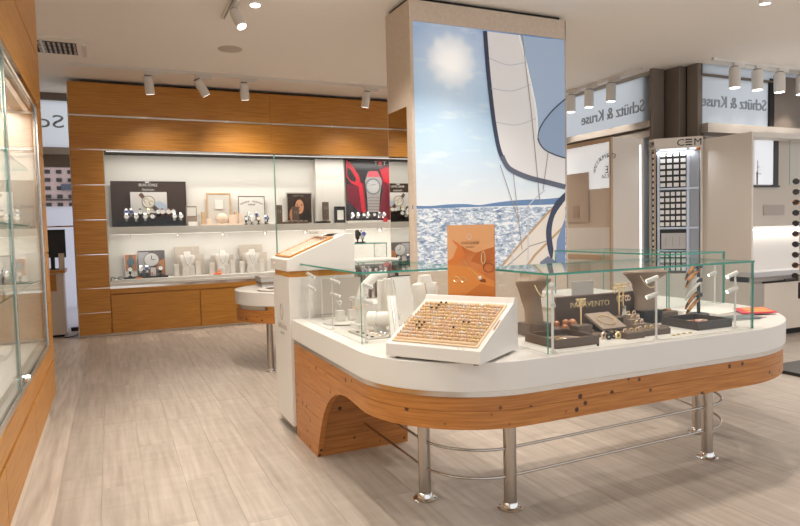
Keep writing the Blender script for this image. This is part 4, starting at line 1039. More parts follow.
# legs and rails
LEGS = [(1.375, 2.79), (1.689, 2.505), (3.054, 2.538), (3.37, 2.875), (3.75, 4.2)]
for x, y in LEGS:
    lg = part(isl, 'leg', M().cyl((x, y, .012), (x, y, .586), .031, n=24), steel, True)
    ff = part(lg, 'foot_flange', M().lathe([(.058, 0), (.060, .004), (.056, .008), (.040, .012), (.036, .03), (.032, .034)], (x, y, 0), 24), chrome, True)
    m = M()
    for k in range(4):
        a = PI/4+k*PI/2; m.cyl((x+.049*math.cos(a), y+.049*math.sin(a), .007), (x+.049*math.cos(a), y+.049*math.sin(a), .0115), .0055, n=8)
    part(lg, 'screws', m, taupe)
for z in (.157, .293):
    part(isl, 'rail', M().tube([(1.375, 2.79, z), (1.375, 3.602, z)], .007, 8), steel, True)
    part(isl, 'rail', M().tube([(x, y, z) for x, y in arc(1.69, 2.82, .316, 184, 270, 14)], .007, 8), steel, True)
    part(isl, 'rail', M().tube([(1.689, 2.505, z), (3.054, 2.538, z)], .007, 8), steel, True)
    part(isl, 'rail', M().tube([(x, y, z) for x, y in arc(3.05, 2.87, .335, -90, 0, 14)], .007, 8), steel, True)
    part(isl, 'rail', M().tube([(3.37, 2.875, z), (3.70, 4.19, z)], .007, 8), steel, True)

# ---------------------------------------------------------------- glass showcases on the island
GZ = 1.135; g = .010
c1 = thing('glass_showcase', 'glass showcase with white jewellery stands on the near wing of the counter', 'showcase', (1.45, 3.5, ZT))
CX0, CY0 = 1.125, 2.955
pane(c1, 'side_pane', CX0, CX0+g, CY0+g, 4.058, ZT+.001, GZ-g, clear=(0, 2, 3))
pane(c1, 'front_pane', CX0, 1.747, CY0, CY0+g, ZT+.001, GZ-g, clear=(0,))
pane(c1, 'top_pane', CX0-.003, 1.75, CY0-.003, 4.058, GZ-g, GZ, clear=(3,))
c2 = thing('glass_showcase', 'long glass showcase with brown jewellery displays on the front of the counter', 'showcase', (2.4, 2.6, ZT))
DX0, DX1, DY0, DY1 = 1.755, 3.095, 2.285, 2.86
pane(c2, 'front_pane', DX0, DX1, DY0, DY0+g, ZT+.001, GZ-g, clear=(0,))
pane(c2, 'end_pane', DX0, DX0+g, DY0+g, 2.955, ZT+.001, GZ-g, clear=(0, 2, 3))
pane(c2, 'end_pane', DX1-g, DX1, DY0+g, DY1, ZT+.001, GZ-g, clear=(0,))
pane(c2, 'top_pane', DX0-.003, DX1+.003, DY0-.003, DY1, GZ-g, GZ)
c3 = thing('glass_showcase', 'glass showcase on the far wing of the counter, behind the bangles', 'showcase', (3.65, 3.7, ZT))
EX0, EX1, EY0, EY1 = 3.375, 3.90, 3.10, 4.30
pane(c3, 'front_pane', EX0, EX1, EY0, EY0+g, ZT+.001, GZ-g, clear=(0,))
pane(c3, 'side_pane', EX0, EX0+g, EY0+g, EY1, ZT+.001, GZ-g, clear=(0,))
pane(c3, 'side_pane', EX1-g, EX1, EY0+g, EY1, ZT+.001, GZ-g, clear=(0,))
pane(c3, 'top_pane', EX0-.003, EX1+.003, EY0-.003, EY1, GZ-g, GZ)
# slim lamp posts inside the cases
def lamp_post(x, y, label, h=.30, hd=(.05, -.01), two=True, lit=False):
    t = thing('case_lamp', label, 'lamp', (x, y, ZT), 0, 'slim lamp posts in the showcases')
    part(t, 'base', M().cyl((x, y, ZT), (x, y, ZT+.008), .016, n=14), white, True)
    part(t, 'post', M().cyl((x, y, ZT+.008), (x, y, ZT+h), .0055, n=8), white, True)
    d = Vector((hd[0], hd[1], -.018)).normalized()
    for k, z in enumerate((h-.005, h-.085) if two else (h-.03,)):
        p = Vector((x, y, ZT+z)) - d*.012
        hdo = part(t, 'head', M().cyl(p, p+d*.06, .0115, n=12), white, True)
        part(hdo, 'lens', M().cyl(p+d*.06, p+d*.062, .009, n=12), lens)
lamp_post(1.16, 4.00, 'slim white lamp post in the corner next to the podium', .30, (.03, .0))
lamp_post(1.155, 3.51, 'slim white lamp post midway along the near glass side', .29, (.05, .0))
lamp_post(1.16, 3.00, 'slim white lamp post at the corner of the near showcase', .30, (.05, .01))
lamp_post(1.80, 2.315, 'slim white lamp post beside the brown bust and bracelet tray', .31, (.03, .03))
lamp_post(2.43, 2.315, 'slim white lamp post at the middle of the front showcase', .31, (-.03, .03))
lamp_post(3.03, 2.345, 'slim white lamp post at the end of the front showcase by the magazines', .30, (-.04, .015))
lamp_post(3.85, 3.14, 'slim white lamp post in the far wing showcase', .30, (-.04, .015))

# ---------------------------------------------------------------- podium at the end of the near wing
PX0, PX1, PY0, PY1 = 1.045, 1.50, 4.062, 4.49
pd = thing('podium', 'white podium with a wood band and slanted tray top', 'podium', (1.27, 4.27, 0))
bev(part(pd, 'body', M().box(PX0, PX1, PY0, PY1, .06, 1.045), white), .003)
part(pd, 'plinth', M().box(PX0+.025, PX1-.02, PY0+.03, PY1-.02, 0, .06), steel)
part(pd, 'wood_band', M().box(PX0+.012, PX1-.01, PY0+.01, PY1-.01, 1.045, 1.085), wood)
T = frame((PX0-.012, PY1+.01, 1.085), (1, 0, 0), (0, 0, 1))
tp = part(pd, 'slanted_top', M().prism([(0, 0), (PX1-PX0+.016, 0), (PX1-PX0+.016, .238), (PX1-PX0-.05, .238), (0, .075)], T, PY1-PY0+.02), white); bev(tp, .003)
sl = math.atan2(.163, PX1-PX0-.05)
TS = Matrix.Translation((PX0-.012, (PY0+PY1)/2, 1.16)) @ Matrix.Rotation(-sl, 4, 'Y')
part(tp, 'tray_rim', M().box(.03, .36, -.195, -.18, .001, .012, T=TS).box(.03, .36, .18, .195, .001, .012, T=TS).box(.03, .045, -.18, .18, .001, .012, T=TS).box(.345, .36, -.18, .18, .001, .012, T=TS), wood)
part(tp, 'tray_pad', M().box(.045, .345, -.18, .18, .001, .005, T=TS), cream)
rm = M().tube([(.011*math.cos(a), 0, .009+.011*math.sin(a)) for a in [2*PI*k/9 for k in range(9)]], .0025, 4, True).mesh('ring', rose, smooth=True)
for i in range(6):
    for j in range(7):
        p = TS @ Vector((.07+i*.05, -.15+j*.05, .008))
        o = bpy.data.objects.new('wedding_ring', rm); COL.objects.link(o); o.location = p
        tag(o, 'rose gold ring on the podium tray, %s row up, %s from the counter side' % (ORD[i], ORD[j]), 'ring', 'rings on the podium tray')
part(pd, 'studs', M().cyl((PX0-.017, 4.15, 1.125), (PX0-.012, 4.15, 1.125), .008, n=10).cyl((PX0-.017, 4.41, 1.125), (PX0-.012, 4.41, 1.125), .008, n=10), rose)
m = M(); yy = 4.27
m.tube([(PX0-.001, yy+.038*math.cos(a), .80+.055*math.sin(a)) for a in [2*PI*k/24 for k in range(24)]], .004, 5, True)
for k in range(8):
    a = 2*PI*k/8; m.tube([(PX0-.001, yy+.026*math.cos(a)+.012*math.cos(q), .80+.036*math.sin(a)+.014*math.sin(q)) for q in [2*PI*i/10 for i in range(10)]], .0022, 4, True)
part(pd, 'emblem', m, mat('grey_beige_print', S(186, 176, 166), .5))
for tx, sz, wd, zz_ in (('SCHÜTZ & KRUSE', .045, .25, .70), ('JUWELIER', .024, .11, .655)):
    m = M(); text_on(m, tx, frame((PX0-.0005, yy, zz_), (0, -1, 0), (0, 0, 1)), sz, wd, .001); part(pd, 'lettering', m, MATS['grey_beige_print'])

solo('price_flap', M().box(1.30, 1.50, 4.20, 4.42, 1.3265, 1.345), white, 'flat white box lying on the podium ridge', 'box')

# ---------------------------------------------------------------- second counter wing behind the podium
bk = thing('display_counter', 'rounded white and pine counter end behind the podium', 'counter', (1.6, 5.7, 0))
SX, SY, SR = 1.72, 6.40, .60
def outer2(off):
    return [(1.78+off, 4.56)] + arc(SX, SY, SR-off, 275, 90, 40) + [(2.38, SY+SR-off), (2.38, 4.56)]
def prism_xy(poly, z0, z1):
    n = len(poly); m = M(); m.add([(x, y, z0) for x, y in poly]+[(x, y, z1) for x, y in poly], [tuple(range(n-1, -1, -1)), tuple(range(n, 2*n))]+[(i, (i+1) % n, n+(i+1) % n, n+i) for i in range(n)]); return m
bev(part(bk, 'counter_top', prism_xy(outer2(-.012), .642, ZT), white, True), .004)
part(bk, 'chrome_strip', prism_xy(outer2(.006), .600, .643), chrome, True)
part(bk, 'board', prism_xy(outer2(0), .545, .60), pine, True); part(bk, 'board', prism_xy(outer2(0), .478, .5435), pine, True)
for (x, y) in ((1.36, 6.07), (1.85, 6.75), (2.05, 4.75)):
    lg = part(bk, 'leg', M().cyl((x, y, .012), (x, y, .478), .031, n=20), steel, True)
    part(lg, 'foot_flange', M().lathe([(.058, 0), (.056, .008), (.036, .012), (.034, .03)], (x, y, 0), 20), chrome, True)
t = thing('oval_tray', 'flat white oval tray on the rounded counter behind the podium', 'tray', (1.42, 6.3, ZT))
part(t, 'dish', M().lathe([(.19, ZT+.0005), (.22, ZT+.012), (.205, ZT+.018), (.19, ZT+.012)], (1.50, 6.20, 0), 26), wb, True)
part(t, 'card', M().box(1.38, 1.50, 6.15, 6.28, ZT+.018, ZT+.021), greyt)
for i in range(4):
    bev(solo('catalogue', M().box(1.40-.005*i, 1.78, 6.52, 6.80, ZT+.001+i*.028, ZT+.027+i*.028), (greyl, taupel, greyl, greyac)[i], 'grey catalogue stacked on the rounded counter, %s' % ('lowest', 'second from the bottom', 'second from the top', 'topmost')[i], 'catalogue', 'stack of catalogues'), .003)
# things on the far side of the second counter, seen over the near showcase
y = 5.2
t = thing('glass_showcase', 'glass showcase on the counter behind the podium, next to the tower', 'showcase', (2.0, 5.1, ZT))
pane(t, 'back_pane', 1.80, 2.28, 5.60, 5.608, ZT+.001, 1.215); pane(t, 'top_pane', 1.797, 2.283, 5.3, 5.608, 1.215, 1.223); pane(t, 'end_pane', 1.80, 1.808, 5.3, 5.6, ZT+.001, 1.215); pane(t, 'end_pane', 2.272, 2.28, 5.3, 5.6, ZT+.001, 1.215)
bev(solo('white_pedestal', M().box(1.85, 2.22, 4.96, 5.20, ZT+.001, ZT+.26), taupel, 'taupe pedestal inside the showcase next to the tower', 'pedestal'), .004)
bev(solo('white_cushion', M().box(1.83, 2.24, 4.95, 5.21, ZT+.262, ZT+.325), white, 'white padded slab on the taupe pedestal', 'pad'), .01)
for i in range(7):
    bev(solo('silver_charm', M().box(1.85+i*.055, 1.88+i*.055, 4.90, 4.913, ZT+.001, ZT+.20+.0*i).sphere((1.865+i*.055, 4.907, ZT+.21), .012), (black if i % 3 == 0 else steel), 'slim upright charm holder before the taupe pedestal, %s in the row' % ORD[i], 'holder', 'charm holders before the pedestal'), .002)
for i, (px, mt) in enumerate(((358, dark), (363, steel))):
    p = PX(px, 242, y=5.45); watch('dark' if i == 0 else 'blue', p.x, 5.45, 1.2235, '%s on the glass top next to the tower' % ('black watch' if i == 0 else 'silver watch with blue dial'), 'watches on the glass top', 0, .9)

# ---------------------------------------------------------------- big ring tray on the rounded corner
FL, FR_, BR = Vector((1.098, 2.594, 0)), Vector((1.352, 2.205, 0)), Vector((1.682, 2.452, 0))
ux = (FR_-FL); TWd = ux.length; ux.normalize(); uy = Vector((-ux.y, ux.x, 0)); TDp = .405
T0 = frame((FL.x, FL.y, ZT), ux, uy)                 # u along the front, v to the back, w up
rt = thing('ring_tray', 'large white slanted tray filled with rows of rings on the counter corner', 'tray', ((FL.x+BR.x)/2, (FL.y+BR.y)/2, ZT))
# side profile in (v, w): front .068, back .25
prof = [(0, .012), (TDp, .012), (TDp, .245), (TDp-.035, .250), (TDp-.05, .225), (0, .068)]
m = M(); n = len(prof)
vs = [T0 @ Vector((u, v_, w_)) for u in (0, TWd) for v_, w_ in prof]
m.add(vs, [tuple(range(n)), tuple(range(2*n-1, n-1, -1))]+[(i, (i+1) % n, n+(i+1) % n, n+i) for i in range(n)])
bev(part(rt, 'body', m, white), .003)
m = M()
for u, v_ in ((.04, .04), (TWd-.04, .04), (.04, TDp-.04), (TWd-.04, TDp-.04)):
    m.cyl(T0 @ Vector((u, v_, 0.0005)), T0 @ Vector((u, v_, .013)), .012, n=10)
part(rt, 'feet', m, taupe)
sa = math.atan2(.225-.068, TDp-.05)
TSl = T0 @ Matrix.Translation((0, 0, .068)) @ Matrix.Rotation(sa, 4, 'X')      # slope frame
SLn = math.hypot(TDp-.05, .157)
velvet = mat('beige_velvet', S(220, 192, 160), .85)
part(rt, 'pad', M().box(.03, TWd-.03, .028, SLn-.03, .0005, .004, T=TSl), velvet)
part(rt, 'pad_border', M().box(.022, TWd-.022, .02, .028, .0005, .006, T=TSl).box(.022, TWd-.022, SLn-.03, SLn-.022, .0005, .006, T=TSl).box(.022, .03, .028, SLn-.03, .0005, .006, T=TSl).box(TWd-.03, TWd-.022, .028, SLn-.03, .0005, .006, T=TSl), velvet)
NR, NCc = 13, 15
for r in range(NR):
    v_ = .04+(SLn-.085)*r/(NR-1)
    part(rt, 'velvet_roll', M().cyl(TSl @ Vector((.034, v_, .005)), TSl @ Vector((TWd-.034, v_, .005)), .0075, n=8), velvet, True)
for u in (.008, TWd-.008):
    part(rt, 'brass_slot', M().box(u-.003, u+.003, SLn*.42, SLn*.62, .0002, .0025, T=TSl), mat('brass', (.55, .36, .18, 1), .35, 1))
m = M()
for u in (.08, .105, TWd-.105, TWd-.08): m.cyl(TSl @ Vector((u, .008, 0)), TSl @ Vector((u, .008, .002)), .003, n=8)
part(rt, 'studs', m, rose)
rms = []
for mt_, rr in ((gold, .0105), (rose, .0105), (silver, .010)):
    mm = M().tube([(rr*math.cos(a), 0, rr*math.sin(a)) for a in [2*PI*k/10 for k in range(10)]], .0026, 5, True)
    rms.append(mm.mesh('ring', mt_, smooth=True))
stone = M().tube([(.0105*math.cos(a), 0, .0105*math.sin(a)) for a in [2*PI*k/10 for k in range(10)]], .0026, 5, True).mesh('ring', gold, smooth=True)
stone = M().tube([(.0105*math.cos(a), 0, .0105*math.sin(a)) for a in [2*PI*k/10 for k in range(10)]], .0026, 5, True).sphere((0, 0, .0125), .006, 6, 4, mi=1).mesh('ring', [gold, black], smooth=True)
rq = TSl.to_quaternion()
dark_at = {(10, 3), (11, 3), (11, 4), (9, 3), (9, 2), (5, 10), (5, 11), (4, 2), (4, 3), (3, 3), (3, 2), (2, 3), (3, 9)}
for r in range(NR-1):
    v_ = .04+(SLn-.085)*(r+.5)/(NR-1)
    for c in range(NCc):
        u = .046+(TWd-.092)*c/(NCc-1)
        dk = (r, c) in dark_at
        o = bpy.data.objects.new('ring', stone if dk else rms[random.choice((0, 0, 1, 1, 2))]); COL.objects.link(o)
        o.location = TSl @ Vector((u, v_, .011)); o.rotation_mode = 'QUATERNION'; o.rotation_quaternion = rq
        tag(o, '%s in the large slanted tray, %s row up, %s from the left' % ('dark stone ring' if dk else {gold: 'gold ring', rose: 'rose gold ring', silver: 'silver ring'}[o.data.materials[0]], ORD[r], ORD[c]), 'ring', 'rings in the large tray')
# orange poster behind the tray
pA, pB = Vector((1.517, 2.768, 0)), Vector((1.654, 2.558, 0))
u_ = (pB-pA); PWd = u_.length; u_.normalize(); Tp = frame((pA.x, pA.y, ZT), u_, (0, 0, 1))
ps = thing('jewellery_poster', 'orange jewellery poster standing behind the large ring tray', 'poster', (pA+pB)/2+Vector((0, 0, ZT)))
PHt = 1.358-ZT
def PB(a, b, c, d, w0, w1): return M().box(a, b, c, d, w0, w1, T=Tp)
om = mat('print_silk', S(206, 128, 66), .45); cr_, no_, mp_ = noise_col(om, S(186, 92, 30), S(226, 158, 96), (3, 3, 2.2), 1.3, 3, 'Object', False, lo=.3, hi=.75)
part(ps, 'board', PB(0, PWd, 0, PHt, -.008, 0), om)
def PF(pts, k): return M().flat([Tp @ Vector((a*PWd, PHt-.355+.355*b, .0004*k)) for a, b in pts], .0004, Tp.to_3x3() @ Vector((0, 0, 1)))
silkl = mat('print_silk_light', S(220, 162, 112), .45); silkd = mat('print_silk_dark', S(184, 100, 40), .45); silkm = mat('print_silk_mid', S(214, 134, 60), .45)
part(ps, 'printed_fold', PF([(0, 1), (1, 1), (1, .70), (.8, .66), (.62, .62), (.45, .66), (.3, .72), (.12, .80), (0, .74)], 1), silkl)
part(ps, 'printed_fold', PF([(0, .74), (.12, .80), (.3, .72), (.38, .60), (.3, .50), (.12, .42), (0, .46)], 2), mat('print_silk_warm', S(210, 118, 48), .45))
part(ps, 'printed_fold', PF([(0, .76), (.10, .80), (.22, .70), (.12, .55), (0, .50)], 3), silkl)
part(ps, 'printed_fold', PF([(.62, .62), (.8, .66), (1, .70), (1, .52), (.72, .46), (.5, .5)], 2), silkd)
part(ps, 'printed_ground', PF([(0, .46), (.25, .44), (.55, .42), (.8, .30), (1, .24), (1, 0), (0, 0)], 4), silkm)
part(ps, 'printed_ground', PF([(.3, 0), (1, 0), (1, .16), (.7, .20)], 5), mat('print_silk_deep', S(196, 112, 40), .45))
def PC(cx, cz, rx, rz, k, r=.0014): return M().tube([Tp @ Vector((cx*PWd+rx*math.cos(a), PHt-.355+.355*cz+rz*math.sin(a), .0004*k)) for a in [2*PI*i/16 for i in range(16)]], r, 4, True)
part(ps, 'printed_ring', PC(.77, .55, .010, .030, 6, .0022), gold); part(ps, 'printed_ring', PC(.88, .42, .028, .022, 6), mat('print_umber', S(130, 60, 16), .5))
part(ps, 'printed_earring', PC(.19, .25, .016, .013, 6, .002), gold); part(ps, 'printed_earring', PC(.34, .25, .014, .012, 6, .002), gold)
part(ps, 'printed_pearl', M().sphere(Tp @ Vector((.70*PWd, PHt-.355+.355*.28, .001)), .010, 10, 6), mat('print_pearl', S(240, 226, 214), .3), True)
part(ps, 'printed_shadow', PF([(.68, .25), (.80, .27), (.83, .22), (.72, .22)], 6), MATS['print_umber'])
part(ps, 'printed_chain', M().tube([Tp @ Vector((a*PWd, PHt-.355+.355*b, .002)) for a, b in ((.34, .52), (.45, .43), (.56, .36), (.66, .30))], .0014, 4), gold)
part(ps, 'emblem', PC(.48, .84, .014, .014, 6, .0012), wb)
m = M(); text_on(m, 'Juwelier', Tp @ Matrix.Translation((.5*PWd, PHt-.355+.355*.70, .0016)), .010, .045, .0006); part(ps, 'lettering', m, mat('print_brown_ink', S(130, 84, 50), .5))
m = M(); text_on(m, 'SCHÜTZ & KRUSE', Tp @ Matrix.Translation((.5*PWd, PHt-.355+.355*.755, .0016)), .017, .095, .0006)
part(ps, 'lettering', m, mat('print_brown_ink', S(130, 84, 50), .5))

# ---------------------------------------------------------------- contents of the near showcase (white and grey)
def CP(px, py, z=ZT): return PX(px, py, z=z)
p = PX(322, 279, y=3.92); q = PX(361, 279, y=3.92)
t = thing('acrylic_board', 'grey acrylic backing board in the near showcase', 'board', ((p.x+q.x)/2, 3.92, ZT)); part(t, 'board', M().box(p.x, q.x, 3.92, 3.928, ZT+.012, p.z), greyac); part(t, 'foot', M().box(p.x, q.x, 3.89, 3.95, ZT, ZT+.012), white)
part(t, 'edge', M().box(p.x-.006, p.x, 3.918, 3.93, ZT+.012, p.z), white)
for i, (px, py) in enumerate(((340, 311), (352, 309))):
    p = CP(px, py); p.y = 3.72; p = Vector((PX(px, py, y=3.72).x, 3.72, ZT+.0145))
    t = thing('earring_stand', 'white earring block with a small pair of earrings, %s the lamp corner' % ('nearer' if i else 'farther from'), 'stand', p, 0, 'white earring blocks in the near showcase')
    bev(part(t, 'block', M().box(p.x-.024, p.x+.024, p.y-.02, p.y+.02, p.z, p.z+.065), white), .003)
    part(t, 'wire', M().cyl((p.x, p.y, p.z+.065), (p.x, p.y, p.z+.10+.02*i), .003, n=6), chrome)
    part(t, 'earring', M().tube([(p.x+.012*math.cos(a), p.y, p.z+.112+.02*i+.012*math.sin(a)) for a in [2*PI*k/10 for k in range(10)]], .0035, 5, True), silver)
p0 = Vector((PX(346, 317, y=3.72).x, 3.72, ZT))
solo('oval_plate', M().lathe([(.13, ZT+.0005), (.145, ZT+.006), (.145, ZT+.0105), (.12, ZT+.0135)], (p0.x, 3.72, 0), 26, sx=1), white, 'white oval plate under the two earring blocks', 'plate', smooth=True) 
mt_ = thing('jewellery_mat', 'light grey jewellery mat with tiny rings behind the glass corner', 'mat', (1.32, 3.28, ZT))
part(mt_, 'mat', M().box(1.20, 1.48, 3.06, 3.37, ZT, ZT+.008), greyac)
for i in range(12):
    x = 1.23+.055*(i % 3)+random.uniform(-.01, .01); y = 3.10+.06*(i//3)+random.uniform(-.01, .01)
    part(mt_, 'ring', M().tube([(x+.009*math.cos(a), y+.009*math.sin(a), ZT+.010) for a in [2*PI*k/8 for k in range(8)]], .0025, 4, True), (blackl, rose, silver)[i % 3])
# arched bracelet stand: white arch with tubes
p = PX(377, 318, y=3.30); ax = p.x
t = thing('bracelet_arch', 'white arched bracelet stand behind the glass corner', 'stand', (ax, 3.42, ZT))
pts = [(ax-.03, 3.46, ZT+.03), (ax-.04, 3.46, ZT+.14), (ax-.01, 3.46, ZT+.24), (ax+.06, 3.46, ZT+.30), (ax+.13, 3.46, ZT+.31)]
cv = []
for i in range(len(pts)-1):
    for j in range(4): cv.append(Vector(pts[i]).lerp(Vector(pts[i+1]), j/4))
cv.append(Vector(pts[-1]))
part(t, 'arch', M().tube(cv, .028, 12, rs=[.034-.010*i/len(cv) for i in range(len(cv))]), wb, True)
part(t, 'foot', M().box(ax-.08, ax+.04, 3.40, 3.52, ZT, ZT+.03), white)
for k in range(2):
    part(t, 'bracelet', M().tube([(ax-.04+.04*math.cos(a), 3.46+.04*math.sin(a), ZT+.13+.06*k+.01*math.cos(a)) for a in [2*PI*q/16 for q in range(16)]], .004, 5, True), silver if k else rose)
t = thing('bracelet_roll', 'short white bracelet cylinder lying on the grey mat', 'stand', (ax+.01, 3.24, ZT+.0085))
part(t, 'roll', M().cyl((ax-.05, 3.30, ZT+.075), (ax+.05, 3.22, ZT+.075), .042, n=20), wb, True); part(t, 'roll_end', M().cyl((ax+.05, 3.22, ZT+.075), (ax+.052, 3.2185, ZT+.075), .036, n=20), taupel, True)
part(t, 'cradle', M().box(ax-.03, ax+.03, 3.24, 3.28, ZT+.0085, ZT+.04), white); part(t, 'bangle', M().tube([(ax-.02+.0*a, 3.276+.0*a, ZT+.075) if False else tuple(Vector((ax-.01, 3.268, ZT+.075))+Vector((.62, .78, 0)).normalized()*(.044*math.cos(a))+Vector((0, 0, .044*math.sin(a)))) for a in [2*PI*q/18 for q in range(18)]], .0035, 5, True), silver)
for i, (px, w_, h, y_, l) in enumerate(((384, .05, .26, 3.60, 'narrow'), (391, .055, .27, 3.56, 'wide'))):
    x = PX(px, 300, y=y_).x
    bev(solo('white_column', M().box(x-w_/2, x+w_/2, y_, y_+.05, ZT, ZT+h), white, 'white %s upright column behind the bracelet arch' % l, 'column', 'columns in the near showcase'), .003)
x = PX(405, 300, y=3.42).x
t = thing('necklace_board', 'white leaning necklace board with dark edge in the near showcase', 'board', (x, 3.42, ZT))
Tn = frame((x-.065, 3.40, ZT+.005), (1, .25, 0), (0, .22, 1))
part(t, 'board', M().box(0, .14, 0, .29, -.012, 0, T=Tn), white); part(t, 'top_edge', M().box(-.004, .144, .29, .296, -.014, .002, T=Tn), blackl); part(t, 'chain', M().tube([Tn @ Vector((.01+.01*math.sin(i*.8), .27-.024*i, .004)) for i in range(11)], .004, 4), silver)
part(t, 'prop', M().box(x-.03, x+.05, 3.44, 3.50, ZT, ZT+.02), white)
x = PX(425, 300, y=3.22).x
bust('necklace_bust', x, 3.22, ZT, .31, .19, wb, 'white necklace bust beside the ring tray in the near showcase', .3, None, rose)
x = PX(398, 330, y=3.05).x
t = thing('chain_ramp', 'long narrow white ramp for chains leaning by the ring tray', 'stand', (x, 3.1, ZT))
Tn = frame((x-.05, 3.02, ZT), (1, 0, 0), (.18, .60, .78))
part(t, 'ramp', M().box(0, .05, 0.004, .27, -.01, 0, T=Tn), white); part(t, 'prop', M().cyl(Tn @ Vector((.025, .25, -.008)), (Tn @ Vector((.025, .25, 0))).to_2d().to_3d()+Vector((0, .03, ZT)), .006, n=6), white); part(t, 'chain', M().tube([Tn @ Vector((.025, .02+.024*i, .003)) for i in range(11)], .003, 4), silver)

# ---------------------------------------------------------------- contents of the front showcase (brown)
def tray(name, x0, x1, y0, y1, z, h, mt, label, cat='tray', pad=None):
    t = thing(name, label, cat, ((x0+x1)/2, (y0+y1)/2, z)); w_ = .012
    part(t, 'rim', M().box(x0, x1, y0, y0+w_, z, z+h).box(x0, x1, y1-w_, y1, z, z+h).box(x0, x0+w_, y0+w_, y1-w_, z, z+h).box(x1-w_, x1, y0+w_, y1-w_, z, z+h), mt)
    part(t, 'base', M().box(x0+w_, x1-w_, y0+w_, y1-w_, z, z+h*.35), pad or mt); return t
def bracelet(x, y, z, r, mt, label, group, rz=0, ry=1.0, tilt=0):
    m = M(); E = Euler((tilt, 0, rz)).to_matrix()
    m.tube([Vector((x, y, z+.004))+E @ Vector((r*math.cos(a), r*ry*math.sin(a), 0)) for a in [2*PI*k/16 for k in range(16)]], .0035, 5, True)
    return solo('bracelet', m, mt, label, 'bracelet', group, smooth=True)
brb = mat('taupe_bust', S(150, 128, 110), .6)
# first bust on its block
bx, by = 2.035, 2.745
bev(solo('bust_block', M().box(bx-.085, bx+.065, by-.055, by+.07, ZT, ZT+.062), brown, 'brown block under the taupe bust beside the lamp post', 'block'), .003)
def collar_bust(x, y, z, h, w_, rz, label):
    """leaning half-collar bust: a curved shield narrowing to a foot, flaring to a neck"""
    t = thing('necklace_bust', label, 'necklace bust', (x, y, z), rz, 'taupe collar busts')
    rows = [(0, .36, .032, 0), (.25, .34, .030, .004), (.45, .35, .032, .008), (.60, .43, .036, .008), (.70, .56, .042, .0), (.79, .74, .045, -.014), (.83, .72, .045, -.018), (.88, .50, .045, -.014), (.93, .40, .044, 0), (1.0, .37, .042, .012)]
    nn = 20; vs = []
    for (k, hw, hd, sh_) in rows:
        for i in range(nn):
            a = 2*PI*i/nn; c, s_ = math.cos(a), math.sin(a)
            vs.append((hw*w_*math.copysign(abs(c)**.8, c), hd*math.copysign(abs(s_)**.8, s_)+sh_+(.028*c*c*(1 if k > .4 else .3)), k*h))
    k = len(rows); m = M(); m.add(vs, [(i*nn+j, i*nn+(j+1) % nn, (i+1)*nn+(j+1) % nn, (i+1)*nn+j) for i in range(k-1) for j in range(nn)]+[tuple(range(nn-1, -1, -1)), tuple(range((k-1)*nn, k*nn))])
    part(t, 'body', m, brb, True, local=True)
    pts = [(u*w_*.40, -.060+.03*u*u, h*(.92-.42*(1-u*u))) for u in [-1+2*i/16 for i in range(17)]]
    part(t, 'chain', M().tube(pts, .0028, 5), gold, True, local=True); return t
collar_bust(bx-.01, by+.005, ZT+.0625, .275, .17, .25, 'taupe collar bust with a gold chain nearest the orange poster')
t = tray('bracelet_tray', 1.86, 2.115, 2.365, 2.61, ZT+.0005, .042, brown, 'brown tray with gold bracelets below the first taupe bust')
bracelet(1.95, 2.50, ZT+.018, .045, gold, 'thin gold bracelet lying in the brown tray, nearer the glass corner', 'bracelets in the brown tray', .3, .6); bracelet(2.03, 2.47, ZT+.018, .05, rose, 'rose gold bracelet lying in the brown tray, farther from the corner', 'bracelets in the brown tray', -.4, .5)
# lettered board
p = PX(556, 299, y=2.825); q = PX(621, 292, y=2.825)
zt_ = (p.z+q.z)/2
t = thing('sign_board', 'brown sign board with gold lettering behind the front display', 'sign', ((p.x+q.x)/2, 2.83, ZT))
part(t, 'board', M().box(p.x, q.x+.25, 2.825, 2.84, ZT, zt_), brown); part(t, 'top_edge', M().box(p.x, q.x+.25, 2.823, 2.842, zt_, zt_+.006), taupel)
a_, b_ = PX(571, 306, y=2.82), PX(609, 302, y=2.82)
m = M(); text_on(m, 'PARAVENTO', FRONT((a_.x+b_.x)/2, 2.8245, (a_.z+b_.z)/2), .046, b_.x-a_.x+.01, .003); part(t, 'lettering', m, gold)
bev(solo('display_mat', M().box(2.16, 2.72, 2.50, 2.82, ZT, ZT+.016), brown, 'flat brown mat carrying the blocks of the front showcase', 'mat'), .003)
ZM = ZT+.0165
# coral-like ornament
x = PX(566, 318, y=2.66).x
m = M()
for i in range(9):
    m.sphere((x+random.uniform(-.04, .045), 2.66+random.uniform(-.03, .03), ZM+.018+random.uniform(0, .03)), random.uniform(.014, .022), 7, 5)
solo('stone_ornament', m, mat('copper_stone', S(176, 120, 84), .35, .3), 'lumpy coppery stone ornament beside the sign board', 'ornament', smooth=True)
# T-bar blocks
def tbar(px, py, y, label, h=.10, w_=.045):
    x = PX(px, py, y=y).x
    t = thing('ring_block', label, 'stand', (x, y, ZM), 0, 'brown blocks in the front showcase')
    bev(part(t, 'block', M().box(x-.045, x+.045, y-.035, y+.035, ZM, ZM+.05), brown), .002)
    part(t, 'post', M().cyl((x, y, ZM+.05), (x, y, ZM+.05+h), .0045, n=8), gold); part(t, 'bar', M().cyl((x-w_, y, ZM+.05+h), (x+w_, y, ZM+.05+h), .0045, n=8), gold)
    for s_ in (-.7, 0, .6):
        part(t, 'earring', M().tube([(x+s_*w_, y-.006, ZM+.042+h-.014-.02*abs(s_)+.012*math.sin(a)) if False else (x+s_*w_+.008*math.cos(a), y-.004, ZM+.032+h+.014*math.sin(a)) for a in [2*PI*k/10 for k in range(10)]], .0025, 4, True), gold)
    return t
tbar(581, 330, 2.54, 'brown block with a gold bar before the sign lettering', .13, .03)
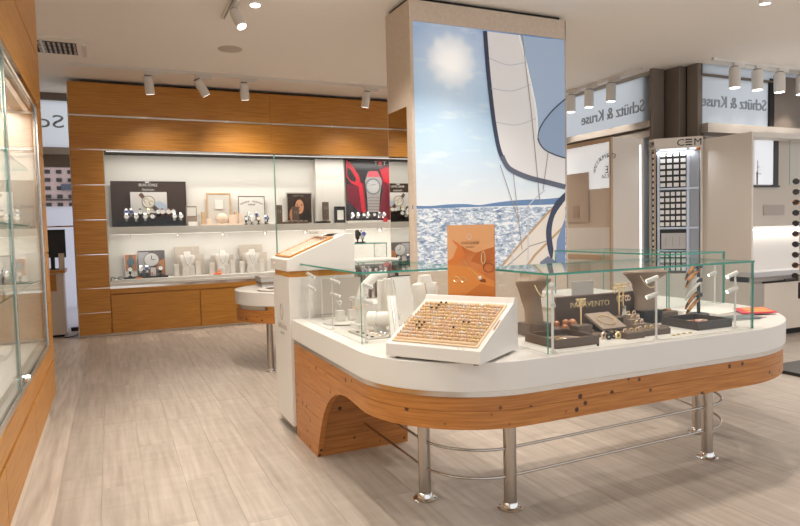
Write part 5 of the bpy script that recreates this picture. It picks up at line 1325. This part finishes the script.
tbar(619, 322, 2.66, 'brown block with gold bars at the end of the sign lettering', .16, .05)
p = PX(604, 325, y=2.60)
t = thing('slanted_pad', 'slanted brown pad with a gold necklace in front of the sign', 'pad', (p.x, 2.58, ZM))
Tn = frame((p.x-.075, 2.52, ZM), (1, 0, 0), (0, .9, .42)); part(t, 'pad', M().box(0, .16, 0, .15, -.012, 0.0, T=Tn @ Matrix.Translation((0, .012, .016))), taupel)
part(t, 'prop', M().box(p.x-.06, p.x+.07, 2.62, 2.65, ZM, ZM+.05), brown)
part(t, 'necklace', M().tube([Tn @ Vector((.08+.05*math.cos(a), .085+.045*math.sin(a), .019)) for a in [2*PI*k/18 for k in range(18)]], .003, 4, True), gold)
for i, (px, py) in enumerate(((604, 339), (609, 339.5), (614, 338.5), (618, 339))):
    p = CP(px, py); mtb = (rose, blackl, blackl, gold)[i]
    m = M().tube([(p.x+.014*math.cos(a), p.y, ZT+.018+.014*math.sin(a)) for a in [2*PI*k/12 for k in range(12)]], .006, 6, True).sphere((p.x, p.y, ZT+.034), .007, 6, 4)
    solo('stone_ring', m, mtb, '%s ring standing on the white counter before the brown mat, %s of four' % (('rose gold', 'dark', 'dark', 'gold')[i], ORD[i]), 'ring', 'rings before the brown mat', smooth=True)
m = M(); a_ = CP(584, 337); b_ = CP(594, 344); m.tube([a_+Vector((0, 0, .004)), b_+Vector((0, 0, .004))], .004, 6); solo('gold_pin', m, gold, 'gold bar pin lying before the brown tray', 'pin', smooth=True)
m = M().sphere(CP(598, 346)+Vector((0, 0, .005)), .006, 8, 5); solo('bead', m, blackl, 'tiny dark bead by the gold bar pin', 'bead', smooth=True)
# low brown ring pad before the second bust
p = CP(640, 337)
t = thing('ring_pad', 'low brown pad of gold rings before the second taupe bust', 'pad', (2.44, 2.44, ZT)); part(t, 'pad', M().box(2.31, 2.42, 2.38, 2.46, ZT, ZT+.03).box(2.42, 2.62, 2.40, 2.48, ZT, ZT+.03), brown)
for i in range(7):
    x = 2.33+.04*i; y = 2.42+.02*(i > 2)
    part(t, 'ring', M().tube([(x+.011*math.cos(a), y, ZT+.036+.011*math.sin(a)) for a in [2*PI*k/9 for k in range(9)]], .0035, 5, True), gold if i % 3 else rose)
for i, (x, y) in enumerate(((2.58, 2.345), (2.62, 2.35), (2.67, 2.36), (2.71, 2.355))):
    solo('loose_earring', M().tube([(x+.01*math.cos(a), y+.006*math.sin(a), ZT+.003) for a in [2*PI*k/9 for k in range(9)]], .003, 4, True), gold, 'loose gold earring on the white counter by the middle lamp post, %s of four' % ORD[i], 'earring', 'loose earrings')
bx, by = 2.80, 2.74
bev(solo('bust_block', M().box(bx-.07, bx+.07, by-.055, by+.06, ZT, ZT+.075), blackl, 'black block under the taupe bust in the middle of the front showcase', 'block'), .003)
collar_bust(bx, by, ZT+.0755, .265, .18, -.35, 'taupe collar bust with a fine chain in the middle of the front showcase')
x = PX(612, 308, y=2.70).x
t = thing('mini_bottle', 'small white bottle between the gold bars and the second bust', 'bottle', (x+.09, 2.68, ZM)); part(t, 'body', M().lathe([(.014, ZM), (.014, ZM+.06), (.008, ZM+.07), (.008, ZM+.085)], (x+.09, 2.70, 0), 12), white, True); part(t, 'cap', M().cyl((x+.09, 2.70, ZM+.085), (x+.09, 2.70, ZM+.10), .009, n=10), steel)
# dark tray near the end of the case
t = tray('bracelet_tray', 2.80, 3.06, 2.385, 2.63, ZT+.0005, .045, mat('espresso', S(66, 56, 50), .55), 'dark tray of coral bracelets at the end of the front showcase', pad=blackl)
for i in range(4):
    bracelet(2.86+.045*i, 2.52+.01*(i % 2), ZT+.018, .035, (rose, gold, mat('coral', S(176, 70, 48), .4), rose)[i], 'bracelet in the dark end tray, %s of four' % ORD[i], 'bracelets in the dark end tray', i, .7)
# tortoiseshell bangles on a black stand
tort = mat('tortoiseshell', S(120, 74, 40), .25); noise_col(tort, S(40, 24, 16), S(206, 140, 76), (1, 1, 1), 40, 2, lo=.42, hi=.6)
sx_, sy_ = 3.245, 2.76
t = thing('bangle_stand', 'black stand carrying the tortoiseshell bangles', 'stand', (sx_, sy_, ZT))
part(t, 'base', M().lathe([(.060, ZT+.0005), (.062, ZT+.012), (.056, ZT+.018)], (sx_, sy_, 0), 20), blackl, True); part(t, 'pole', M().box(sx_-.008, sx_+.008, sy_-.006, sy_+.006, ZT+.018, ZT+.33), black)
for k, z in enumerate((.305, .22, .13)):
    part(t, 'clip', M().box(sx_-.02, sx_+.02, sy_-.012, sy_+.012, ZT+z-.012, ZT+z+.012), blackl)
for k, (z, mt_) in enumerate(((.325, tort), (.285, tort), (.235, wb), (.205, wb), (.15, tort), (.11, tort))):
    m = M(); b0 = -.01-.012*(k % 2); ext = .105+.01*(k % 2)
    m.tube([(sx_-.009-ext*math.sin(a)*1.0+.0, sy_+b0-.05*math.sin(2*a)*.4, ZT+z-.085*(1-math.cos(a))) for a in [(4+96*i/14)*PI/180 for i in range(15)]], .009, 7, rs=[.006+.005*math.sin(PI*i/14) for i in range(15)])
    solo('bangle', m, mt_, '%s bangle hung on the black stand, %s from the top' % ('ivory' if mt_ is wb else 'tortoiseshell', ORD[k]), 'bangle', 'bangles on the black stand', smooth=True)
t = thing('bracelet_roll', 'low brown bracelet cushion behind the dark tray', 'cushion', (3.0, 2.80, ZT)); bev(part(t, 'cushion', M().box(2.93, 3.08, 2.76, 2.85, ZT, ZT+.045), brown), .01); part(t, 'bracelet', M().tube([(2.94+.02*i, 2.80+.012*math.sin(i*2.2), ZT+.05) for i in range(7)], .007, 5), tort, True)
# booklets and magazine on the rounded end
def sheet(name, pts, z, th, mt, label, cat, group=None):
    return solo(name, M().flat([(x, y, z) for x, y in pts], th, (0, 0, 1)), mt, label, cat, group)
def quad(px): return [tuple(CP(a, b).to_2d()) for a, b in px]
sheet('booklet', [(3.16, 2.50), (3.50, 2.50), (3.50, 2.70), (3.16, 2.70)], ZT+.0005, .006, greyac, 'pale grey booklet under the magazines on the rounded counter end', 'booklet')
sheet('booklet', [(3.20, 2.52), (3.44, 2.48), (3.46, 2.60), (3.22, 2.64)], ZT+.007, .004, mat('slate_print', S(110, 116, 122), .4), 'slate blue booklet on the pale grey one', 'booklet')
sheet('booklet', [(3.36, 2.72), (3.66, 2.76), (3.62, 2.98), (3.32, 2.94)], ZT+.0005, .006, wb, 'white booklet lying behind the magazines', 'booklet')
mg = thing('magazine', 'red and yellow magazine on the rounded counter end', 'magazine', (3.6, 2.65, ZT))
mq = [(3.45, 2.62), (3.66, 2.545), (3.80, 2.74), (3.60, 2.80)]
part(mg, 'pages', M().flat([(x, y, ZT+.012) for x, y in mq], .006, (0, 0, 1)), red)
m = M()
for k, (a_, b_) in enumerate(((.15, .32), (.45, .62), (.74, .86))):
    A, B, C_, D_ = [Vector((x, y, ZT+.0182)) for x, y in mq]
    m.flat([A.lerp(D_, a_)+(B-A)*.25, B.lerp(C_, a_)-(B-A)*.06, B.lerp(C_, b_)-(B-A)*.06, A.lerp(D_, b_)+(B-A)*.15], .0006, (0, 0, 1))
part(mg, 'printed_bands', m, mat('print_yellow', S(232, 180, 80), .4)); part(mg, 'spine_stack', M().flat([(x, y, ZT+.0065) for x, y in [(3.48, 2.63), (3.64, 2.57), (3.76, 2.73), (3.60, 2.78)]], .0055, (0, 0, 1)), greyl)

# ================================================================== DISPLAY WALLS BY THE WINDOWS
# left box, glowing poster side facing the tower
BX0, BX1, BY0 = 5.50, 6.02, 5.93
lb = thing('window_display', 'beige window display case with bright poster back behind the tower', 'display case', (5.8, 7.5, 0))
bev(part(lb, 'body', M().box(BX0+.03, BX1, BY0, 9.25, 0, 2.38), beige), .004)
part(lb, 'frame', M().box(BX0, BX0+.03, BY0, BY0+.03, 0, 2.38).box(BX0, BX0+.03, BY0+.03, 9.25, 2.33, 2.38).box(BX0, BX0+.03, BY0+.03, 9.25, .90, .96), mat('frame_tan', S(196, 170, 142), .5))
part(lb, 'base_panel', M().box(BX0+.01, BX0+.03, BY0+.03, 9.25, 0, .90), whitem)
backp = part(lb, 'poster_back', M().box(BX0+.022, BX0+.03, BY0+.03, 7.6, 1.78, 2.33), mat('poster_daylight_glow', S(236, 242, 248), .3, 0, .55))  # emission stands in for daylight coming through the poster
part(lb, 'mid_panel', M().box(BX0+.018, BX0+.03, BY0+.03, 9.25, 1.30, 1.78), mat('panel_sheen', S(206, 190, 174), .2))
part(lb, 'lower_panel', M().box(BX0+.015, BX0+.03, BY0+.03, 9.25, .96, 1.30), white)
a_ = PX(588, 172, x=BX0); b_ = PX(569, 170, x=BX0); c_ = PX(588, 222, x=BX0)
part(lb, 'hanging_panel', M().box(BX0+.004, BX0+.016, a_.y, 7.5, c_.z, a_.z), mat('panel_taupe', S(184, 166, 150), .25))
part(lb, 'small_frame', M().box(BX0, BX0+.004, PX(579, 210, x=BX0).y, PX(573, 210, x=BX0).y, PX(573, 218, x=BX0).z, PX(573, 206, x=BX0).z), mat('panel_brown', S(160, 138, 120), .3))
inkm = mat('poster_ink', S(96, 100, 108), .5)
m = M(); c_ = PX(607, 171, x=BX0)
for i, ch in enumerate('INSTRUMENTE'):
    a = math.radians(165-100*i/10)
    T = frame((BX0+.0215, c_.y-.30*math.cos(a)*-1-.02, c_.z-.04+.27*math.sin(a)), (0, -1, 0), (0, 0, 1)) if False else frame((BX0+.0215, c_.y-.26*math.cos(a)*-1*-1, c_.z-.05+.24*math.sin(a)), (0, -1, 0), (0, 0, 1)) @ Matrix.Rotation(a-PI/2, 4, 'Z')
    text_on(m, ch, T, .075, None, .002, True)
part(backp, 'arched_lettering', m, inkm); m = M()
T = frame((BX0+.0215, PX(607.5, 169, x=BX0).y, PX(607.5, 169, x=BX0).z), (0, -1, 0), (0, 0, 1)); text_on(m, 'LE', T, .13, None, .002, True); part(backp, 'lettering', m, inkm); m = M()
T = frame((BX0+.0215, PX(605, 176, x=BX0).y, PX(605, 176, x=BX0).z), (0, -1, 0), (0, 0, 1)); text_on(m, 'TE.SA', T, .07, None, .002, True)
part(backp, 'lettering', m, inkm)
part(lb, 'led_strip', M().box(5.955, 5.975, BY0-.008, BY0, .5, 2.30), mat('cool_led', (.92, .96, 1, 1), .3, 0, 1.6))
# right box with niche
RB = thing('window_display', 'beige display wall with ship picture and lit niche beyond the counter', 'display case', (8, 5.2, 0))
X2, Y2 = 6.503, 4.834
bev(part(RB, 'side_wall', M().box(X2, X2+.03, Y2, 5.52, 0, 2.325), beige), .003)
part(RB, 'top', M().box(X2+.03, 10.5, Y2, 5.52, 2.27, 2.325), beige)
part(RB, 'niche_back', M().box(X2+.03, 10.5, 5.06, 5.10, 1.27, 2.27), mat('niche_greige', S(206, 194, 180), .22))
part(RB, 'niche_glow_panel', M().box(X2+.03, 10.5, 5.02, 5.10, .76, 1.27), white)  # white against the greige above puts the strip's glow into the colour
part(RB, 'filler', M().box(X2+.03, 10.5, 5.10, 5.52, 0, 2.27), beige)
part(RB, 'led_strip', M().box(X2+.05, 10.4, 5.00, 5.02, 1.262, 1.27), ledm)
area((8.3, 4.99, 1.25), (8.3, 5.0, .7), 14, 3.4, .04)
part(RB, 'ledge', M().box(X2-.01, 10.5, Y2-.03, 5.02, .705, .76), mat('ledge_grey', S(196, 194, 196), .3))
part(RB, 'ledge_core', M().box(X2, 10.5, Y2+.02, 5.10, .645, .705), greyp)
part(RB, 'toe_kick', M().box(X2+.03, 10.5, Y2+.06, 5.10, 0, .07), dark)
part(RB, 'carcass', M().box(X2+.03, 10.5, Y2+.02, 5.10, .07, .64), greyp)
for i, (x0, x1) in enumerate(((X2+.02, 6.72), (6.725, 7.40), (7.405, 8.1), (8.105, 8.8), (8.805, 9.5))):
    bev(part(RB, 'cupboard_door', M().box(x0, x1, Y2, Y2+.02, .075, .622), cream if i else greyp), .003)
part(RB, 'handle_groove', M().box(6.72, 10.5, Y2+.004, Y2+.02, .624, .643), dark)
part(RB, 'rail_bar', M().tube([(7.0, Y2-.05, .655), (7.33, Y2-.05, .66)], .012, 8), blackl)
# picture in the niche
x0, z1 = PX(754.5, 139, y=5.04).x, PX(754, 139, y=5.04).z; x1, z0 = PX(773, 139, y=5.04).x, PX(754, 184.5, y=5.04).z
pcx = thing('ship_picture', 'bright picture of a sailing ship in the display wall niche', 'picture', ((x0+x1)/2, 5.04, z0)); pcx.parent = None
part(pcx, 'print', M().box(x0, x1, 5.035, 5.058, z0, z1), mat('lit_print', S(236, 240, 246), .3, 0, .5)); part(pcx, 'frame_bar', M().box(x1, x1+.09, 5.03, 5.058, z0-.01, z1), blackl); part(pcx, 'bottom_bar', M().box(x0-.01, x1+.12, 5.03, 5.058, z0-.03, z0-.01), blackl)
part(pcx, 'printed_mast', M().box(x0+.045, x0+.055, 5.033, 5.035, z0, z0+.28).box(x0+.02, x0+.12, 5.033, 5.035, z0+.12, z0+.127).box(x0+.03, x0+.10, 5.033, 5.035, z0+.2, z0+.206).box(x0+.03, x0+.045, 5.033, 5.035, z0, z0+.15), greyt)
pane(RB, 'niche_glass', x1+.10, 10.5, 4.90, 4.906, 1.75, 2.27)
xq = PX(778, 215, y=5.05).x
part(RB, 'dark_label', M().box(xq-.25, xq+.12, 5.052, 5.06, 1.40, 1.52), mat('panel_grey_print', S(176, 162, 150), .3))
# corner tower with charm cards
A = Vector((6.088, 5.813, 0)); B = Vector((6.464, 5.454, 0))
uu = (B-A); CW = uu.length; uu.normalize(); TC = frame((A.x, A.y, 0), uu, (0, 0, 1))       # w points to the viewer
ct = thing('corner_display', 'corner display column with black card trays and black header lettering', 'display column', ((A.x+B.x)/2+.1, (A.y+B.y)/2+.15, 0))
def CB(u0, u1, z0, z1, w0, w1): return M().box(u0, u1, z0, z1, w0, w1, T=TC)
cz = lambda py: PX(678, py, y=5.64).z
part(ct, 'back', CB(0, CW, 0, 2.36, -.22, -.20), greyl)
part(ct, 'base', CB(0, CW, 0, .72, -.20, 0), beige)
hd = part(ct, 'header', CB(-.01, CW+.01, cz(148), 2.36, -.22, .012), beige)
hz_ = (cz(148)+2.36)/2
for ch, du in (('C', -.092), ('M', .095)):
    m = M(); text_on(m, ch, TC @ Matrix.Translation((CW*.72+du, hz_, .0125)), .115, .085, .003); part(hd, 'letter', m, black)
for k in (-1, 0, 1):
    part(hd, 'letter_bar', M().box(CW*.72-.036, CW*.72+.036, hz_+k*.031-.007, hz_+k*.031+.007, .0125, .0155, T=TC), black)
part(hd, 'orange_tag', M().box(CW-.06, CW-.015, cz(150)-.01, cz(148)-.004, -.028, -.02, T=TC), orange)
q_ = TC @ Vector((CW*.45, cz(151), -.02)); q2_ = TC @ Vector((CW*.45, 1.4, -.10)); area(q_, q2_, 3.2, .4, .03, (.92, .96, 1))
part(ct, 'side_post', CB(-.012, .008, .72, cz(148), -.20, .004), mat('post_tan', S(196, 176, 152), .5))
part(ct, 'side_post', CB(CW-.014, CW+.008, .72, cz(148), -.20, .004), beige)
fu = lambda px: (px-655)/47*CW
silverf = mat('satin_frame', S(196, 204, 216), .25, .4)
part(ct, 'frame_bar', CB(fu(657), fu(660), .72, cz(148), -.05, -.03), silverf); part(ct, 'frame_bar', CB(fu(687), fu(690), .72, cz(148), -.05, -.03), silverf)
for py in (188.5, 228):
    part(ct, 'cross_bar', CB(fu(657), fu(700), cz(py)-.012, cz(py)+.012, -.05, -.028), silverf)
pane_ = part(ct, 'side_glass', CB(fu(690.5), fu(700), .74, cz(150), -.06, -.05), mat('grey_mirror', S(150, 152, 156), .1, .3))
part(ct, 'header_light', CB(.02, CW-.03, cz(150), cz(148), -.12, -.03), mat('cool_led2', (.9, .95, 1, 1), .3, 0, 1.0))
cardm = mat('white_card', S(246, 246, 248), .4)
def ctray(px0, px1, py0, py1, nc, nr, lab):
    tr_ = part(ct, 'card_tray', CB(fu(px0), fu(px1), cz(py1), cz(py0), -.05, -.035), black)
    wv = (fu(px1)-fu(px0))/nc; hv = (cz(py0)-cz(py1))/nr
    for r in range(nr):
        for c in range(nc):
            u = fu(px0)+wv*(c+.5); z = cz(py0)-hv*(r+.5)
            k = part(tr_, 'card', CB(u-wv*.36, u+wv*.36, z-hv*.32, z+hv*.32, -.0345, -.026), cardm)
ctray(659.5, 687, 151, 187.5, 4, 6, 'upper'); ctray(659.5, 687, 190.5, 227, 5, 6, 'middle')
gt = part(ct, 'graphic_tray', CB(fu(659.5), fu(687), cz(250), cz(229.5), -.05, -.036), black); part(gt, 'graphic_card', CB(fu(661.5), fu(686.5), cz(249), cz(233), -.0355, -.03), greyl)
m = M()
for k in range(3): m.box(fu(666+k*7)-.004, fu(666+k*7)+.004, cz(246), cz(237), -.0298, -.028, T=TC)
part(gt, 'printed_figures', m, greyp)
ctray(659.5, 687, 251.5, 272, 5, 3, 'lower')
# narrow chamfer face with its own column of cards
TL = frame((6.106, 5.925, 0), (A-Vector((6.106, 5.925, 0))), (0, 0, 1)); LW = (A-Vector((6.106, 5.925, 0))).length
part(ct, 'side_header', M().box(0, LW, cz(148), 2.36, -.1, .004, T=TL), beige); part(ct, 'side_tray', M().box(.03, LW-.01, .75, cz(150), -.06, -.02, T=TL), black)
m = M(); text_on(m, 'CEM', TL @ Matrix.Translation((LW*.5, (cz(148)+2.36)/2, .0045)), .09, LW*.75, .003); part(ct, 'side_lettering', m, black)
tr_ = part(ct, 'side_panel', M().box(0, .028, .72, cz(148), -.06, .0, T=TL), beige)
for r in range(20):
    z = cz(154)-r*.072
    if z < .8: break
    part(ct, 'side_card', M().box(.045, LW-.02, z-.022, z+.022, -.0195, -.012, T=TL), cardm)

# ================================================================== EYEWEAR STAND (cut by the frame)
es = thing('eyewear_stand', 'beige eyewear stand with a dark foot at the picture edge', 'stand', (5.62, 3.55, 0))
part(es, 'foot', M().box(5.30, 6.0, 3.30, 3.82, 0.0, .03), black)
part(es, 'pole', M().box(5.60, 5.66, 3.56, 3.62, .03, 2.0), beige)
part(es, 'display_strip', M().box(5.425, 5.455, 3.52, 3.58, .66, 1.95), beige); part(es, 'strip_foot', M().box(5.40, 5.425, 3.53, 3.57, .66, .80), blackl)
for z in (.9, 1.7): part(es, 'arm', M().box(5.455, 5.60, 3.565, 3.58, z-.02, z+.02), beige)
for i in range(10):
    z = PX(795, 181+i*10.6, y=3.55).z
    t = thing('sunglasses', '%s sunglasses on the eyewear stand, %s from the top' % (('dark', 'brown', 'tortoiseshell')[i % 3], ORD[i]), 'sunglasses', (5.40, 3.55, z-.02), 0, 'sunglasses on the eyewear stand')
    part(es, 'peg', M().box(5.383, 5.425, 3.545, 3.555, z-.004, z+.003), beige)
    mtg = (black, brownd, tort)[i % 3]
    m = M()
    for s_ in (-1, 1): m.tube([(5.385, 3.55+s_*.036+.028*math.cos(a), z+.022*math.sin(a)) for a in [2*PI*k/14 for k in range(14)]], .0045, 5, True)
    m.tube([(5.385, 3.542, z+.006), (5.382, 3.55, z+.009), (5.385, 3.558, z+.006)], .004, 5)
    part(t, 'front', m, mtg, True)
    for s_ in (-1, 1):
        part(t, 'lens', M().lathe([(.026, -.001), (.026, .001)], n=14, T=Matrix.Translation((5.385, 3.55+s_*.036, z)) @ Matrix.Rotation(PI/2, 4, 'Y')), mat('smoke_lens', S(48, 44, 46), .08), True)
        part(t, 'temple', M().tube([(5.387, 3.55+s_*.066, z+.008), (5.41, 3.55+s_*.068, z+.006), (5.50, 3.55+s_*.068, z-.004), (5.53, 3.55+s_*.066, z-.022)], .0035, 5), mtg, True)

# ---------------------------------------------------------------- more pieces in the front showcase
x = PX(637, 318, y=2.56).x
t = thing('stepped_ring_stand', 'pale stepped stand with rings at the foot of the second taupe bust', 'stand', (x, 2.56, ZM))
for k in range(3):
    part(t, 'step', M().box(x-.045, x+.045, 2.53+.028*k, 2.558+.028*k, ZM, ZM+.022+.022*k), taupel)
    for q in (-.022, .018):
        part(t, 'ring', M().tube([(x+q+.010*math.cos(a), 2.544+.028*k, ZM+.030+.022*k+.010*math.sin(a)) for a in [2*PI*i/10 for i in range(10)]], .003, 5, True), gold if q < 0 else rose)
x = PX(623, 300, y=2.74).x
t = thing('earring_tree', 'gold earring tree with two tiers of hoops beside the second bust', 'stand', (x, 2.74, ZM))
part(t, 'base', M().cyl((x, 2.74, ZM), (x, 2.74, ZM+.008), .03, n=16), gold, True); part(t, 'stem', M().cyl((x, 2.74, ZM+.008), (x, 2.74, ZM+.225), .004, n=8), gold, True)
for z, w_ in ((.22, .06), (.15, .045)):
    part(t, 'branch', M().cyl((x-w_, 2.74, ZM+z), (x+w_, 2.74, ZM+z), .0035, n=8), gold, True)
    for q in (-.9, -.45, .45, .9):
        part(t, 'hoop', M().tube([(x+q*w_+.009*math.cos(a), 2.736, ZM+z-.016+.013*math.sin(a)) for a in [2*PI*i/10 for i in range(10)]], .0026, 5, True), gold if q < 0 else rose)
p = PX(575, 270, y=2.84); q = PX(592, 270, y=2.84)
bev(solo('display_card', M().box(p.x-.03, q.x, 2.827, 2.837, zt_+.0062, zt_+.085), greyac, 'pale grey card standing on the sign board edge', 'card'), .002)
for i, (px, y_, r_) in enumerate(((588, 2.60, .03), (594, 2.72, .028), (612, 2.53, .026))):
    x = PX(px, 325, y=y_).x
    bracelet(x, y_, ZM, r_, (rose, gold, gold)[i], '%s bracelet lying on the brown mat, %s from the bracelet tray' % (('rose gold', 'gold', 'slim gold')[i], ORD[i]), 'bracelets on the brown mat', i*.7, .8)
